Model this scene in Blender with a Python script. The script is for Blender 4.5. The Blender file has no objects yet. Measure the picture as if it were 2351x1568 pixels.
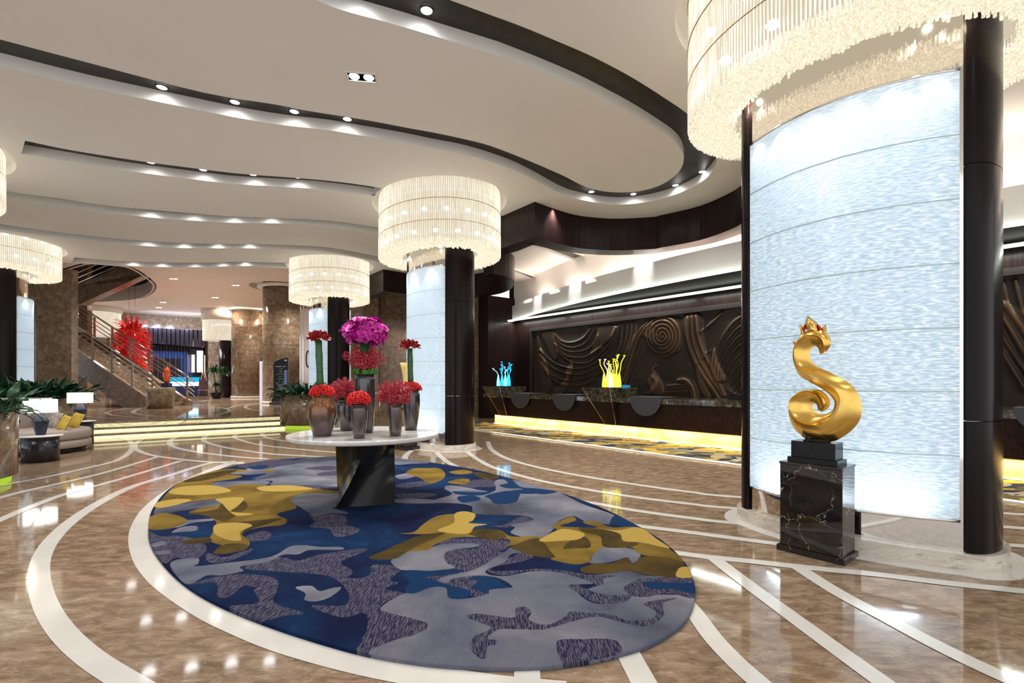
import bpy, math, random
import numpy as np
from mathutils import Vector, Matrix
from mathutils.geometry import tessellate_polygon
D = bpy.data; C = bpy.context.scene.collection; scn = bpy.context.scene
R = random.Random(7)
# ---------------------------------------------------------------- camera, world, exposure
F = 1130.0; CAMH = 1.35; HORY = 875.0; CXP = 1175.5
cam = D.objects.new('camera', D.cameras.new('camera')); C.objects.link(cam)
cam.location = (0, 0, CAMH); cam.rotation_euler = (math.pi/2, 0, 0)
cam.data.sensor_fit = 'HORIZONTAL'; cam.data.sensor_width = 36; cam.data.lens = F/2351*36
cam.data.shift_y = (HORY-784)/2351; cam.data.clip_end = 200
scn.camera = cam
scn.view_settings.view_transform = 'Standard'; scn.view_settings.look = 'None'
scn.view_settings.gamma = 1; scn.view_settings.use_curve_mapping = False
scn.view_settings.exposure = 0.4
w = D.worlds.new('world'); scn.world = w; w.use_nodes = True
w.node_tree.nodes['Background'].inputs[0].default_value = (.97, .98, 1.0, 1)
w.node_tree.nodes['Background'].inputs[1].default_value = 1.05

EX, EY = .6355, -.772            # along the reception wall, towards the camera
NX, NY = -.772, -.6355           # from the reception wall into the hall
CZ = 5.03                        # lower ceiling height
UZ = .36                         # raised lobby floor
def P(px, py, z=0.0):            # point of the plane at height z seen at a place of the photograph
    y = F*(CAMH-z)/(py-HORY); return ((px-CXP)*y/F, y)
def Wp(s, t): return (6.34-EX*s+NX*t, 11.06-EY*s+NY*t)
# ---------------------------------------------------------------- helpers
def tag(o, label=None, cat=None, group=None, kind=None):
    if label: o['label'] = label
    if cat: o['category'] = cat
    if group: o['group'] = group
    if kind: o['kind'] = kind
    return o
def empty(name, loc=(0, 0, 0), rz=0):
    o = D.objects.new(name, None); C.objects.link(o); o.location = loc; o.rotation_euler = (0, 0, rz)
    o.empty_display_size = .2; return o
def mesh(name, verts, faces, mats=None, mi=None, smooth=False):
    m = D.meshes.new(name); m.from_pydata([tuple(v) for v in verts], [], faces)
    for k in (mats if isinstance(mats, (list, tuple)) else [mats]):
        if k: m.materials.append(k)
    if mi is not None: m.polygons.foreach_set('material_index', mi)
    if smooth: m.polygons.foreach_set('use_smooth', [True]*len(m.polygons))
    m.update(); return m
def link(name, m, parent=None, loc=None):
    o = D.objects.new(name, m); C.objects.link(o)
    if parent: o.parent = parent
    if loc: o.location = loc
    return o
def grp_copy(root, loc=None, rz=None):
    c = root.copy(); C.objects.link(c)
    for ch in list(root.children):
        d = ch.copy(); C.objects.link(d); d.parent = c; d.matrix_parent_inverse = ch.matrix_parent_inverse.copy()
        for g in list(ch.children):
            h = g.copy(); C.objects.link(h); h.parent = d
    if loc is not None: c.location = loc
    if rz is not None: c.rotation_euler = (0, 0, rz)
    return c
class MB:
    def __init__(s): s.v = []; s.f = []; s.sm = []
    def add(s, v, f, smooth=False):
        b = len(s.v); s.v += [tuple(q) for q in v]; s.f += [tuple(i+b for i in q) for q in f]; s.sm += [smooth]*len(f); return s
    def box(s, c, d, rz=0, tilt=None):
        x, y, z = d[0]/2, d[1]/2, d[2]/2
        v = [Vector((a*x, b*y, e*z)) for e in (-1, 1) for a, b in ((-1, -1), (1, -1), (1, 1), (-1, 1))]
        M = Matrix.Rotation(rz, 3, 'Z')
        if tilt is not None: M = tilt
        v = [M@q+Vector(c) for q in v]
        return s.add(v, [(3, 2, 1, 0), (4, 5, 6, 7), (0, 1, 5, 4), (1, 2, 6, 5), (2, 3, 7, 6), (3, 0, 4, 7)])
    def tube(s, pts, r, n=8, cap=True, close=False):
        P_ = [Vector(p) for p in pts]; m = len(P_); rr = r if isinstance(r, (list, tuple)) else [r]*m
        up = Vector((0, 0, 1)); prev = None; vv = []
        for i in range(m):
            a = P_[(i-1) % m if close else max(i-1, 0)]; b = P_[(i+1) % m if close else min(i+1, m-1)]
            t = (b-a).normalized() if (b-a).length > 1e-9 else Vector((0, 0, 1))
            if prev is None:
                u = t.cross(up) if abs(t.z) < .99 else t.cross(Vector((1, 0, 0)))
            else: u = prev-t*prev.dot(t)
            u.normalize(); prev = u; w_ = t.cross(u)
            for k in range(n):
                g = 2*math.pi*k/n; vv.append(P_[i]+(u*math.cos(g)+w_*math.sin(g))*rr[i])
        f = []
        for i in range(m if close else m-1):
            j = (i+1) % m
            for k in range(n): f.append((i*n+k, i*n+(k+1) % n, j*n+(k+1) % n, j*n+k))
        if cap and not close: f.append(tuple(range(n))[::-1]); f.append(tuple((m-1)*n+k for k in range(n)))
        return s.add(vv, f, True)
    def lathe(s, prof, n=32, c=(0, 0, 0), cap=True, sx=1, sy=1):
        vv = []
        for r, z in prof:
            for k in range(n):
                g = 2*math.pi*k/n; vv.append((c[0]+r*sx*math.cos(g), c[1]+r*sy*math.sin(g), c[2]+z))
        f = [(i*n+k, i*n+(k+1) % n, (i+1)*n+(k+1) % n, (i+1)*n+k) for i in range(len(prof)-1) for k in range(n)]
        if cap: f.append(tuple(range(n))[::-1]); f.append(tuple((len(prof)-1)*n+k for k in range(n)))
        return s.add(vv, f, True)
    def poly(s, pts, z, holes=(), down=False):
        loops = [[Vector((p[0], p[1], 0)) for p in L] for L in [pts]+list(holes)]
        tr = tessellate_polygon(loops); flat = [p for L in loops for p in L]; f = []
        for t in tr:
            a, b, c = (flat[i] for i in t); cr = (b-a).cross(c-a).z
            if abs(cr) < 1e-9: continue
            f.append(tuple(t) if (cr > 0) != down else tuple(t)[::-1])
        return s.add([(p.x, p.y, z) for p in flat], f)
    def ribbon(s, pts, z0, z1, close=True, smooth=True):
        n = len(pts); v = [(p[0], p[1], z0) for p in pts]+[(p[0], p[1], z1) for p in pts]
        return s.add(v, [(i, (i+1) % n, n+(i+1) % n, n+i) for i in range(n if close else n-1)], smooth)
    def prism(s, pts, z0, z1, smooth=True):
        s.poly(pts, z1); s.poly(pts, z0, down=True); return s.ribbon(pts, z0, z1, True, smooth)
    def build(s, name, mat, parent=None, loc=None, mi=None):
        m = mesh(name, s.v, s.f, mat, mi); m.polygons.foreach_set('use_smooth', s.sm); m.update()
        o = link(name, m, parent, loc); return o
def smooth_by_angle(o, a=35):
    m = o.data; m.polygons.foreach_set('use_smooth', [True]*len(m.polygons))
    try: m.set_sharp_from_angle(angle=math.radians(a))
    except Exception: pass
    return o
def cr(pts, n=8, close=False):                                   # Catmull-Rom curve through points
    p = [np.array(q, float) for q in pts]; m = len(p); out = []
    rng = range(m if close else m-1)
    for i in rng:
        p0 = p[(i-1) % m] if close or i > 0 else 2*p[0]-p[1]
        p1 = p[i]; p2 = p[(i+1) % m]
        p3 = p[(i+2) % m] if close or i+2 < m else 2*p[-1]-p[-2]
        for k in range(n):
            t = k/n
            out.append(tuple(.5*((2*p1)+(p2-p0)*t+(2*p0-5*p1+4*p2-p3)*t*t+(3*p1-p0-3*p2+p3)*t**3)))
    if not close: out.append(tuple(p[-1]))
    return out
def offset(pts, d, close=False):
    p = np.array([q[:2] for q in pts], float)
    if close: t = np.roll(p, -1, 0)-np.roll(p, 1, 0)
    else: t = np.gradient(p, axis=0)
    t /= np.linalg.norm(t, axis=1)[:, None]+1e-9
    return [tuple(q) for q in p+np.stack([-t[:, 1], t[:, 0]], 1)*d]
def struct(o): o['kind'] = 'structure'; return o
# ---------------------------------------------------------------- materials
def nodes(name):
    m = D.materials.new(name); m.use_nodes = True; nt = m.node_tree; b = nt.nodes['Principled BSDF']
    return m, nt, b
def N(nt, t, **k):
    n = nt.nodes.new(t)
    for a, v in k.items():
        if a.startswith('i_'):
            n.inputs[a[2:].replace('_', ' ')].default_value = v
        else: setattr(n, a, v)
    return n
def rgb(c): return (c[0], c[1], c[2], 1)
def ramp(nt, fac, stops, interp='LINEAR'):
    r = nt.nodes.new('ShaderNodeValToRGB'); r.color_ramp.interpolation = interp; e = r.color_ramp.elements
    while len(e) < len(stops): e.new(.5)
    for q, (p, c) in zip(e, stops): q.position = p; q.color = rgb(c) if hasattr(c, '__len__') else (c, c, c, 1)
    nt.links.new(fac, r.inputs[0]); return r.outputs[0]
def coords(nt, scale=(1, 1, 1), rot=(0, 0, 0), kind='Object'):
    tc = nt.nodes.new('ShaderNodeTexCoord'); mp = nt.nodes.new('ShaderNodeMapping')
    mp.inputs['Scale'].default_value = scale; mp.inputs['Rotation'].default_value = rot
    nt.links.new(tc.outputs[kind], mp.inputs[0]); return mp.outputs[0]
def noise(nt, vec, scale, detail=4, rough=.55, dist=0, out=0):
    n = N(nt, 'ShaderNodeTexNoise'); n.inputs['Scale'].default_value = scale; n.inputs['Detail'].default_value = detail
    n.inputs['Roughness'].default_value = rough; n.inputs['Distortion'].default_value = dist
    nt.links.new(vec, n.inputs['Vector']); return n.outputs[out]
def mixc(nt, fac, a, b, mode='MIX'):
    m = N(nt, 'ShaderNodeMix', data_type='RGBA', blend_type=mode)
    for s, v in ((0, fac), (6, a), (7, b)):
        if hasattr(v, 'node'): nt.links.new(v, m.inputs[s])
        elif s == 0: m.inputs[0].default_value = v
        else: m.inputs[s].default_value = rgb(v)
    return m.outputs[2]
def bump(nt, b, h, strength=.2, dist=.01):
    n = N(nt, 'ShaderNodeBump'); n.inputs['Strength'].default_value = strength; n.inputs['Distance'].default_value = dist
    nt.links.new(h, n.inputs['Height']); nt.links.new(n.outputs[0], b.inputs['Normal'])
def pm(name, col, rough=.5, metal=0, spec=.5, var=0, vs=6, bmp=0, bs=40, coat=0, emit=None, es=0, trans=0, sub=0, stretch=(1, 1, 1)):
    m, nt, b = nodes(name); b.inputs['Base Color'].default_value = rgb(col); b.inputs['Roughness'].default_value = rough
    b.inputs['Metallic'].default_value = metal; b.inputs['Specular IOR Level'].default_value = spec
    b.inputs['Coat Weight'].default_value = coat; b.inputs['Coat Roughness'].default_value = .05
    if trans: b.inputs['Transmission Weight'].default_value = trans
    v = None
    if var or bmp: v = coords(nt, stretch)
    if var:
        f = noise(nt, v, vs, 4); k = [max(0, c*(1-var)) for c in col]; l = [min(1, c*(1+var)) for c in col]
        nt.links.new(ramp(nt, f, [(.3, k), (.7, l)]), b.inputs['Base Color'])
    if bmp: bump(nt, b, noise(nt, v, bs, 3), bmp, .01)
    if emit: b.inputs['Emission Color'].default_value = rgb(emit); b.inputs['Emission Strength'].default_value = es
    return m
def marble(name, cols, vein, scale=1.0, vs=1.3, rough=.06, vw=.02, stretch=(1, 1, 1), rot=(0, 0, 0), spec=.5, joints=None, vamt=1.0):
    m, nt, b = nodes(name); v = coords(nt, stretch, rot)
    f = noise(nt, v, 1.6*scale, 9, .68, .6); base = ramp(nt, f, [(.32, cols[0]), (.5, cols[1]), (.68, cols[2])])
    dn = noise(nt, v, 2.2*scale, 5, .6, 0, 1); dv = N(nt, 'ShaderNodeMix', data_type='VECTOR'); dv.inputs[0].default_value = .25
    nt.links.new(v, dv.inputs[4]); nt.links.new(dn, dv.inputs[5])
    vo = N(nt, 'ShaderNodeTexVoronoi', feature='DISTANCE_TO_EDGE'); vo.inputs['Scale'].default_value = vs*scale
    nt.links.new(dv.outputs[1], vo.inputs['Vector'])
    ve = ramp(nt, vo.outputs['Distance'], [(0, 1.0*vamt), (vw, .0)])
    pat = ramp(nt, noise(nt, v, 3*scale, 5), [(.45, 0), (.62, 1)])
    mu = N(nt, 'ShaderNodeMath', operation='MULTIPLY'); nt.links.new(ve, mu.inputs[0]); nt.links.new(pat, mu.inputs[1])
    col = mixc(nt, mu.outputs[0], base, vein)
    if joints:
        br = N(nt, 'ShaderNodeTexBrick'); br.offset = 0; br.inputs['Color1'].default_value = (1, 1, 1, 1); br.inputs['Color2'].default_value = (.93, .93, .93, 1)
        br.inputs['Mortar'].default_value = (.55, .5, .45, 1); br.inputs['Scale'].default_value = 1; br.inputs['Mortar Size'].default_value = .004
        br.inputs['Brick Width'].default_value = joints[0]; br.inputs['Row Height'].default_value = joints[1]
        nt.links.new(coords(nt, (1, 1, 1), joints[2] if len(joints) > 2 else (0, 0, 0)), br.inputs['Vector'])
        col = mixc(nt, 1.0, col, br.outputs[0], 'MULTIPLY')
    nt.links.new(col, b.inputs['Base Color']); b.inputs['Roughness'].default_value = rough; b.inputs['Specular IOR Level'].default_value = spec
    return m
def emis(name, col, s, sample=True):
    m = D.materials.new(name); m.use_nodes = True; nt = m.node_tree; nt.nodes.clear()
    e = N(nt, 'ShaderNodeEmission'); e.inputs[0].default_value = rgb(col); e.inputs[1].default_value = s
    o = N(nt, 'ShaderNodeOutputMaterial'); nt.links.new(e.outputs[0], o.inputs[0])
    if not sample: m.cycles.emission_sampling = 'NONE'
    return m
M = {}
M['floor'] = marble('brown_floor_marble', [(.15, .098, .06), (.27, .183, .118), (.43, .32, .225)], (.68, .58, .48), 3.4, 1.7, .062, .03, (1, 2.4, 1), (0, 0, .7), .5, None, .5)
M['inlay'] = pm('white_inlay_marble', (.68, .66, .62), .08, var=.06, vs=3)
M['stone'] = marble('brown_wall_marble', [(.11, .075, .048), (.2, .14, .09), (.33, .25, .17)], (.5, .4, .3), 3.5, 2, .12, .03, (1, 1, 1), (0, 0, 0), .5, None, .6)
M['wplinth'] = marble('pale_plinth_marble', [(.5, .44, .36), (.66, .6, .52), (.76, .72, .66)], (.3, .22, .15), 3, 2.5, .1, .05, (1, 1, 3), (.5, .3, 0))
M['carrara'] = marble('white_veined_marble', [(.62, .62, .63), (.8, .79, .77), (.86, .85, .83)], (.3, .31, .34), 3.5, 2, .06, .03, (1, 2, 1), (0, 0, .4))
M['blackmarble'] = marble('black_veined_marble', [(.008, .006, .006), (.014, .011, .009), (.03, .02, .014)], (.75, .6, .45), 2.2, 2.3, .04, .008, (1, 1, 1), (.6, .8, .3))
M['counter'] = marble('dark_gold_flecked_marble', [(.008, .008, .007), (.03, .027, .02), (.22, .18, .11)], (.4, .33, .2), 9, 3, .08, .05)
M['cream'] = pm('cream_ceiling_paint', (.88, .87, .835), .6, var=.015, vs=.8, spec=.3)
M['darkmetal'] = pm('dark_groove_metal', (.05, .045, .04), .35, .6, var=.2)
M['chrome'] = pm('polished_steel', (.75, .72, .68), .06, 1.0)
M['wood'] = pm('dark_wenge_veneer', (.02, .010, .010), .28, var=.5, vs=14, stretch=(3, 3, .05), spec=.16)
M['lacquer'] = pm('black_brown_lacquer', (.010, .006, .007), .2, var=.5, vs=8, stretch=(2, 2, .02), spec=.14)
M['black'] = pm('black_gloss', (.008, .008, .009), .18, spec=.25)
M['steplight'] = emis('lit_step_riser', (1.0, .93, .5), 1.1)
M['led'] = emis('white_led_strip', (.93, 1, .86), 1.6)
M['bulb'] = emis('bulb', (1, .95, .85), 3.5, False)
M['grooveface'] = emis('groove_lens', (.93, .95, 1), 2.5, False)
M['spotface'] = emis('downlight_lens', (.93, .95, 1), 12, False)
def glassmat():
    m = D.materials.new('rippled_backlit_glass'); m.use_nodes = True; nt = m.node_tree; nt.nodes.clear()
    v = coords(nt, (1, 1, 1), kind='UV'); o = N(nt, 'ShaderNodeOutputMaterial')
    wv = N(nt, 'ShaderNodeTexNoise'); wv.inputs['Scale'].default_value = 1; wv.inputs['Detail'].default_value = 3; wv.inputs['Distortion'].default_value = .4
    mp = coords(nt, (20, 75, 1), kind='UV'); nt.links.new(mp, wv.inputs['Vector'])
    bp = N(nt, 'ShaderNodeBump'); bp.inputs['Strength'].default_value = .7; bp.inputs['Distance'].default_value = .012; nt.links.new(wv.outputs[0], bp.inputs['Height'])
    tr = N(nt, 'ShaderNodeBsdfTranslucent'); tr.inputs[0].default_value = (.82, .92, 1, 1); nt.links.new(bp.outputs[0], tr.inputs['Normal'])
    gl = N(nt, 'ShaderNodeBsdfGlossy'); gl.inputs['Roughness'].default_value = .12; nt.links.new(bp.outputs[0], gl.inputs['Normal'])
    em = N(nt, 'ShaderNodeEmission')
    c = ramp(nt, wv.outputs[0], [(.38, (.2, .34, .5)), (.5, (.44, .6, .76)), (.6, (.95, 1, 1))]); nt.links.new(c, em.inputs[0]); em.inputs[1].default_value = .35
    mx = N(nt, 'ShaderNodeMixShader'); mx.inputs[0].default_value = .1; nt.links.new(tr.outputs[0], mx.inputs[1]); nt.links.new(gl.outputs[0], mx.inputs[2])
    ad = N(nt, 'ShaderNodeAddShader'); nt.links.new(mx.outputs[0], ad.inputs[0]); nt.links.new(em.outputs[0], ad.inputs[1])
    nt.links.new(ad.outputs[0], o.inputs[0]); return m
M['glass'] = glassmat()
def rodmat(name, es, alpha, bulk=(1, .89, .69)):
    m = D.materials.new(name); m.use_nodes = True; nt = m.node_tree; nt.nodes.clear(); o = N(nt, 'ShaderNodeOutputMaterial')
    t = N(nt, 'ShaderNodeBsdfTransparent'); g = N(nt, 'ShaderNodeBsdfGlossy'); g.inputs['Roughness'].default_value = .15
    e = N(nt, 'ShaderNodeEmission'); e.inputs[0].default_value = rgb(bulk)
    nt.links.new(ramp(nt, noise(nt, coords(nt, (1, 1, .04) if alpha < .7 else (1, 1, 1)), 75 if alpha < .7 else 48, 1), [(.35, es*.68), (.5, es), (.66, min(1, es*1.5))]), e.inputs[1])
    a = N(nt, 'ShaderNodeAddShader'); nt.links.new(g.outputs[0], a.inputs[0]); nt.links.new(e.outputs[0], a.inputs[1]); g.inputs[0].default_value = (.5, .5, .5, 1)
    mx = N(nt, 'ShaderNodeMixShader'); mx.inputs[0].default_value = alpha; nt.links.new(t.outputs[0], mx.inputs[1]); nt.links.new(a.outputs[0], mx.inputs[2])
    nt.links.new(mx.outputs[0], o.inputs[0]); m.cycles.emission_sampling = 'NONE'; return m
M['rod'] = rodmat('glowing_glass_rod', .57, .66)
M['tubeend'] = rodmat('glowing_glass_tube_end', .4, .85, (1, .86, .63))
M['glow'] = emis('warm_diffuser', (1, .87, .66), .5)
def lamp(kind, loc, energy, col=(1, .93, .82), parent=None, **k):
    l = D.lights.new('lamp_light', kind); l.energy = energy; l.color = col
    for a, v in k.items():
        if a not in ('rot', 'aim'): setattr(l, a, v)
    o = D.objects.new('lamp_light', l); C.objects.link(o); o.location = loc
    if 'rot' in k: o.rotation_euler = k['rot']
    if 'aim' in k:
        d = Vector(k['aim'])-Vector(loc); o.rotation_euler = d.to_track_quat('-Z', 'Y').to_euler()
    if parent: o.parent = parent
    return o
# ================================================================ CEILING
G1out = [(0,151),(212.7,202),(468,255),(560,273),(655.7,287.9),(751.4,298.5),(836.5,312.3),(920,326),(1000,341.9),(1053,351.5),(1106,365.3),(1170,386.5),(1223,411),(1265.8,434.4),(1297.7,449.3),(1321,456),(1373.7,466),(1426,469.8),(1489.4,463),(1542,449.4),(1584,432.5),(1615.7,413.6),(1634.6,394.7),(1645,370.5),(1633,314),(1577.5,261),(1522,222.7),(1469,188.7),(1426.5,164.2),(1375.4,137.6),(1335,118.5),(1277.6,94),(1200,61.7),(1125,34),(1061.5,10.6),(1031.8,0)]
G1in = [(0,90.6),(212.7,146.7),(468,212.7),(632,240),(708.9,254.9),(836.5,275),(942.8,295),(1000,305.3),(1063.8,319),(1127.6,335.5),(1212.7,368.5),(1276.5,396),(1300,406.9),(1342,428),(1384,438.9),(1430.5,441.6),(1479,436.8),(1521,423),(1552.5,401),(1566,382),(1570,365),(1569.4,357.7),(1562.6,340.7),(1545.5,321.6),(1511.5,298.2),(1447.7,260),(1384,227),(1320,196),(1235,161),(1150,129),(1125,121),(1019,89.3),(891.4,52),(785,23.4),(725.5,0)]
go = cr([P(*q, CZ) for q in G1out], 4); gi = cr([P(*q, CZ) for q in G1in], 4)
def ext(c, d=3.0):
    a = np.array(c[0])-np.array(c[3]); b = np.array(c[-1])-np.array(c[-4]); a /= np.linalg.norm(a); b /= np.linalg.norm(b)
    return [tuple(np.array(c[0])+a*d)]+list(c)+[tuple(np.array(c[-1])+b*d)]
go = ext(go, 4); gi = ext(gi, 4)
groove1 = go+[(go[-1][0]-9, go[-1][1]-1.5), (go[0][0]-3, go[0][1]-1)]
island = gi+[(gi[-1][0]-7.5, gi[-1][1]-1.0), (gi[0][0]-2, gi[0][1]-.6)]
def groove(near, far):
    a = cr([P(*q, CZ) for q in near], 5); b = cr([P(*q, CZ) for q in far], 5); return a+b[::-1]
groove2 = groove([(57.5,323),(168,345.6),(336.7,372),(500,393),(560,399.5),(709,411),(794,419.7),(874.8,431.4)], [(49,352.6),(168,372),(308.6,394.7),(500,418.5),(560,424),(708.9,432.5),(800,442),(866,450.5)])
groove3 = groove([(-60,424),(42,443),(140,456.4),(280.6,476),(500,494.6),(560,498),(730,504.8),(821.6,515),(873.7,524),(920,533)], [(-60,441),(42,460.6),(168,477.5),(336.7,498.5),(500,509.7),(560,511.8),(687.6,514.3),(794,525),(873.7,538.8),(915,547)])
groove4 = groove([(-60,502),(0,514),(140,533.6),(280.6,549),(400,557),(500,560),(591,560.6),(676.5,563.4),(761.5,569),(873,589.8),(915,599)], [(-60,514),(0,526.5),(140,544.8),(280.6,560),(400,568.5),(500,570),(591,570.2),(676.5,573.4),(761.5,579.8),(873,601.7),(910,611)])
groove5 = groove([(171,591),(280.6,599.5),(400,603),(500,602.9),(527.6,601.5),(600,602),(663.7,603.8)], [(165.5,601.7),(280.6,609),(400,613.5),(500,612),(548.9,610.5),(600,611),(658,612.5)])
lip = cr([P(*q, CZ) for q in [(-200,590),(0,597),(165.5,604),(336.7,615),(440,616.5),(548.9,614),(655,615.5)]], 4)
ceil_out = lip+[(-6.4, 18.2), (-5.4, 20.2), (-.9, 20.6), Wp(10.6, 0), Wp(-9, 0), (14, -3), (-26, -4), (-26, 13)]
# ring columns: centre of each oval column and its chandelier
COLS = [((3.01, 4.33), 0), ((-1.52, 10.27), 0), ((-5.83, 15.75), 0), ((-9.35, 7.45), 1), ((-13.75, 13.3), 1)]
AEL, BEL = 1.44, 1.17
ang_e = math.atan2(EY, EX)
def ell(c, a, b, n=72):
    return [(c[0]+a*math.cos(t)*EX+b*math.sin(t)*NX, c[1]+a*math.cos(t)*EY+b*math.sin(t)*NY) for t in [2*math.pi*k/n for k in range(n)]]
collars = [ell(c, AEL+.13, BEL+.13) for c, k in COLS]
holes = [groove1, groove2, groove3, groove4, groove5]+collars
def clean(h): return h
struct(MB().poly(ceil_out, CZ, [clean(h) for h in holes], down=True).build('ceiling', M['cream']))
struct(MB().poly(island, CZ, down=True).build('ceiling', M['cream']))
b = MB()
for h in holes[:5]: b.ribbon(h, CZ, CZ+.16)
b.ribbon(island, CZ, CZ+.16)
struct(b.build('ceiling', M['cream']))
struct(MB().poly(ceil_out, CZ+.155, collars, down=True).build('ceiling', M['darkmetal']))
b = MB()
for h, (c, k) in zip(collars, COLS): b.ribbon(h, CZ, CZ+.22); b.poly(h, CZ+.2, down=True)
b.ribbon(ceil_out, CZ, CZ+1.2, False)
struct(b.build('ceiling', M['cream']))
# ================================================================ FLOOR
s1 = [(-15.5, 7.3), (-12.3, 9.65), (-9.74, 11.42), (-8.38, 12.45), (-5.92, 14.25)]
def inward(pts, d): return [(x-.62*d, y+.78*d) for x, y in pts]
s2 = inward(s1, .34); s3 = inward(s1, .68)
far = [(-3.2, 17.4), (-2, 40), (-45, 40), (-45, 8)]
struct(MB().poly([(-30, -3), (16, -3), (16, 20), (-1, 26), (-4, 24), (-32, 24)], 0).build('floor', M['floor']))
up = s3+[(-5.2, 15.3), (-4.2, 16.6)]+far
struct(MB().poly(up, UZ).ribbon(up, 0, UZ, True, False).build('floor', M['floor']))
for i, (st, z) in enumerate(((s1, 0), (s2, .12), (s3, .24))):
    inn = inward(st, .42)
    b = MB(); loop = [(x+.62*.03, y-.78*.03) for x, y in st]+inn[::-1]
    b.prism(loop, z+.068, z+.12+(.0 if i < 2 else .0015), False)
    struct(b.build('trim_%d' % (i+1), M['stone'])); 
    struct(MB().ribbon(st, z, z+.07, False, False).build('trim_%d' % (i+4), M['steplight']))
tn = 7
def inlay(pts, wd=.11, z=0.0, world=False, n=6):
    global tn
    c = pts if world else cr([P(*q, z) for q in pts], n)
    a = offset(c, wd/2); d = offset(c, -wd/2); m = len(c)
    zz = z+.0015+.0001*tn; v = [(p[0], p[1], zz) for p in a]+[(p[0], p[1], zz) for p in d]
    o = MB().add(v, [(i, m+i, m+i+1, i+1) for i in range(m-1)]).build('trim_%d' % tn, M['inlay']); tn += 1
    if o.data.polygons[0].normal.z < 0: o.data.flip_normals()
    return struct(o)
rug_px = [(780.6,1049.7),(649.5,1056.7),(551.7,1068.9),(453.8,1095.1),(394.4,1121.4),(352.4,1168.5),(341.2,1219.2),(348.9,1261),(383.9,1310),(439.8,1359),(523.7,1404.5),(649.5,1453.4),(817.3,1504),(950,1528.6),(1054.9,1539),(1177,1543),(1299.5,1535.5),(1439,1507.6),(1526.7,1470.9),(1575.7,1429),(1593.8,1387),(1593,1341.6),(1568.7,1292.6),(1516,1243.7),(1439.3,1198.3),(1369.4,1165),(1278.5,1131.8),(1187.7,1105.6),(1089.8,1081.2),(1019.9,1068.9),(950,1059),(880,1051.5)]
rug_w = cr([P(*q) for q in rug_px], 4, True)
inlay([(560,1061),(521.7,1066),(439,1101.4),(391,1130.4),(349,1166.7),(328,1202.9),(323,1231.9),(329,1262),(346,1296),(388,1340),(474,1397),(554,1436),(662,1478),(824,1522),(1000,1556),(1150,1578),(1300,1592)], .17)
inlay([(540,1059),(478,1064.5),(398.6,1088.8),(308,1116),(235.5,1150.4),(170,1192),(123,1235.5),(96,1279),(90,1326),(103,1384),(139.5,1445.7),(203,1507),(297,1568),(420,1640)], .115)
inlay([(-40,1211),(0,1193.8),(65,1166),(152,1134),(272,1101.4),(416.7,1058)], .1)
inlay([(-40,1154),(0,1143),(54,1128.6),(159,1105),(253.6,1081.5),(362,1049)], .1)
inlay([(-40,1122),(34,1108.7),(108.7,1095),(203,1074),(261,1059.8),(290,1045),(304,1029),(300.7,1016),(290,1009),(268,1005)], .1)
inlay([(340.6,1003.6),(322,1011),(309,1022),(315,1033),(348,1045.3),(416.7,1055),(482,1061),(560,1065)], .1)
inlay([(425,998.5),(400,1006),(390,1016),(402,1027),(453,1038),(543.5,1049),(616,1054)], .11)
inlay([(483,996),(468,1006),(474.6,1016),(525,1029),(616,1041.7),(700,1047),(760,1050)], .11)
inlay([(560,993),(538,1001),(550,1010),(600,1022),(700,1033),(790,1040),(900,1044)], .11)
inlay([(622,988),(602,996),(612,1005),(655,1013),(730,1021),(860,1027)], .11)
def tow(a, b): return [P(*q) for q in a]+list(b)
inlay(cr(tow([(1119.6,1013.8),(1129,1032.6),(1161.7,1052),(1226,1071),(1323,1090.8),(1452.6,1111.8),(1582,1129.6),(1708,1142.5)], [(5.12, 4.99), (7.5, 4.4)]), 6), .1, 0, True)
inlay(cr(tow([(1072.7,1037.4),(1097,1055),(1135.8,1074.6),(1226,1100.5),(1323,1119.9),(1452.6,1140.9),(1582,1157),(1708,1169.3)], [(4.64, 4.525), (7, 4.0)]), 6), .1, 0, True)
inlay(cr(tow([(1003,1039),(1016,1052),(1040,1068),(1120,1102),(1310,1145.7),(1371.8,1157),(1452.6,1171.6),(1582,1189.4),(1717.8,1203.9)], [(4.14, 4.03), (6.5, 3.5)]), 6), .1, 0, True)
inlay([(946,1034),(932,1046),(929,1062),(950,1082)], .11)
inlay([(1420,1200),(1455.9,1207),(1549.7,1218.5),(1653,1232),(1768,1247),(1900,1263),(2100,1285)], .1)
inlay([(1500,1265),(1551,1270),(1629,1280),(1721,1289),(1823,1300.7),(1925,1311),(2027,1321),(2163,1338),(2351,1358.5),(2500,1376)], .1)
inlay([(1640,1283),(1721,1345),(1823,1420),(1925,1494.6),(2027,1568),(2150,1655)], .11)
inlay([(1833,1304),(1925,1362),(2027,1416.4),(2129,1471),(2231.5,1522),(2351,1576),(2500,1640)], .11)
inlay([(1560,1370),(1590,1402),(1636,1464),(1687,1518.5),(1741.5,1568),(1830,1645)], .11)
inlay([(1437,1490),(1448,1512),(1478,1568),(1510,1625)], .12)
inlay([(1210,1530),(1211,1568),(1214,1620)], .12)
U = lambda L: [(160+x/3.918, 900+y/3.918) for x, y in L]
inlay(U([(400,145),(150,168),(78,195),(130,220),(330,238),(520,240)]), .12, UZ)
inlay(U([(560,145),(400,165),(335,185),(370,207),(550,228),(700,236)]), .12, UZ)
inlay(U([(720,140),(620,155),(572,180),(620,202),(800,220),(1000,222),(1250,212),(1400,188),(1440,165),(1380,145),(1250,138)]), .12, UZ)
inlay(U([(1720,103),(1600,122),(1588,145),(1700,170),(1900,185)]), .12, UZ)
inlay(U([(1420,150),(1500,125),(1620,112),(1720,105)]), .12, UZ)
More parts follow.
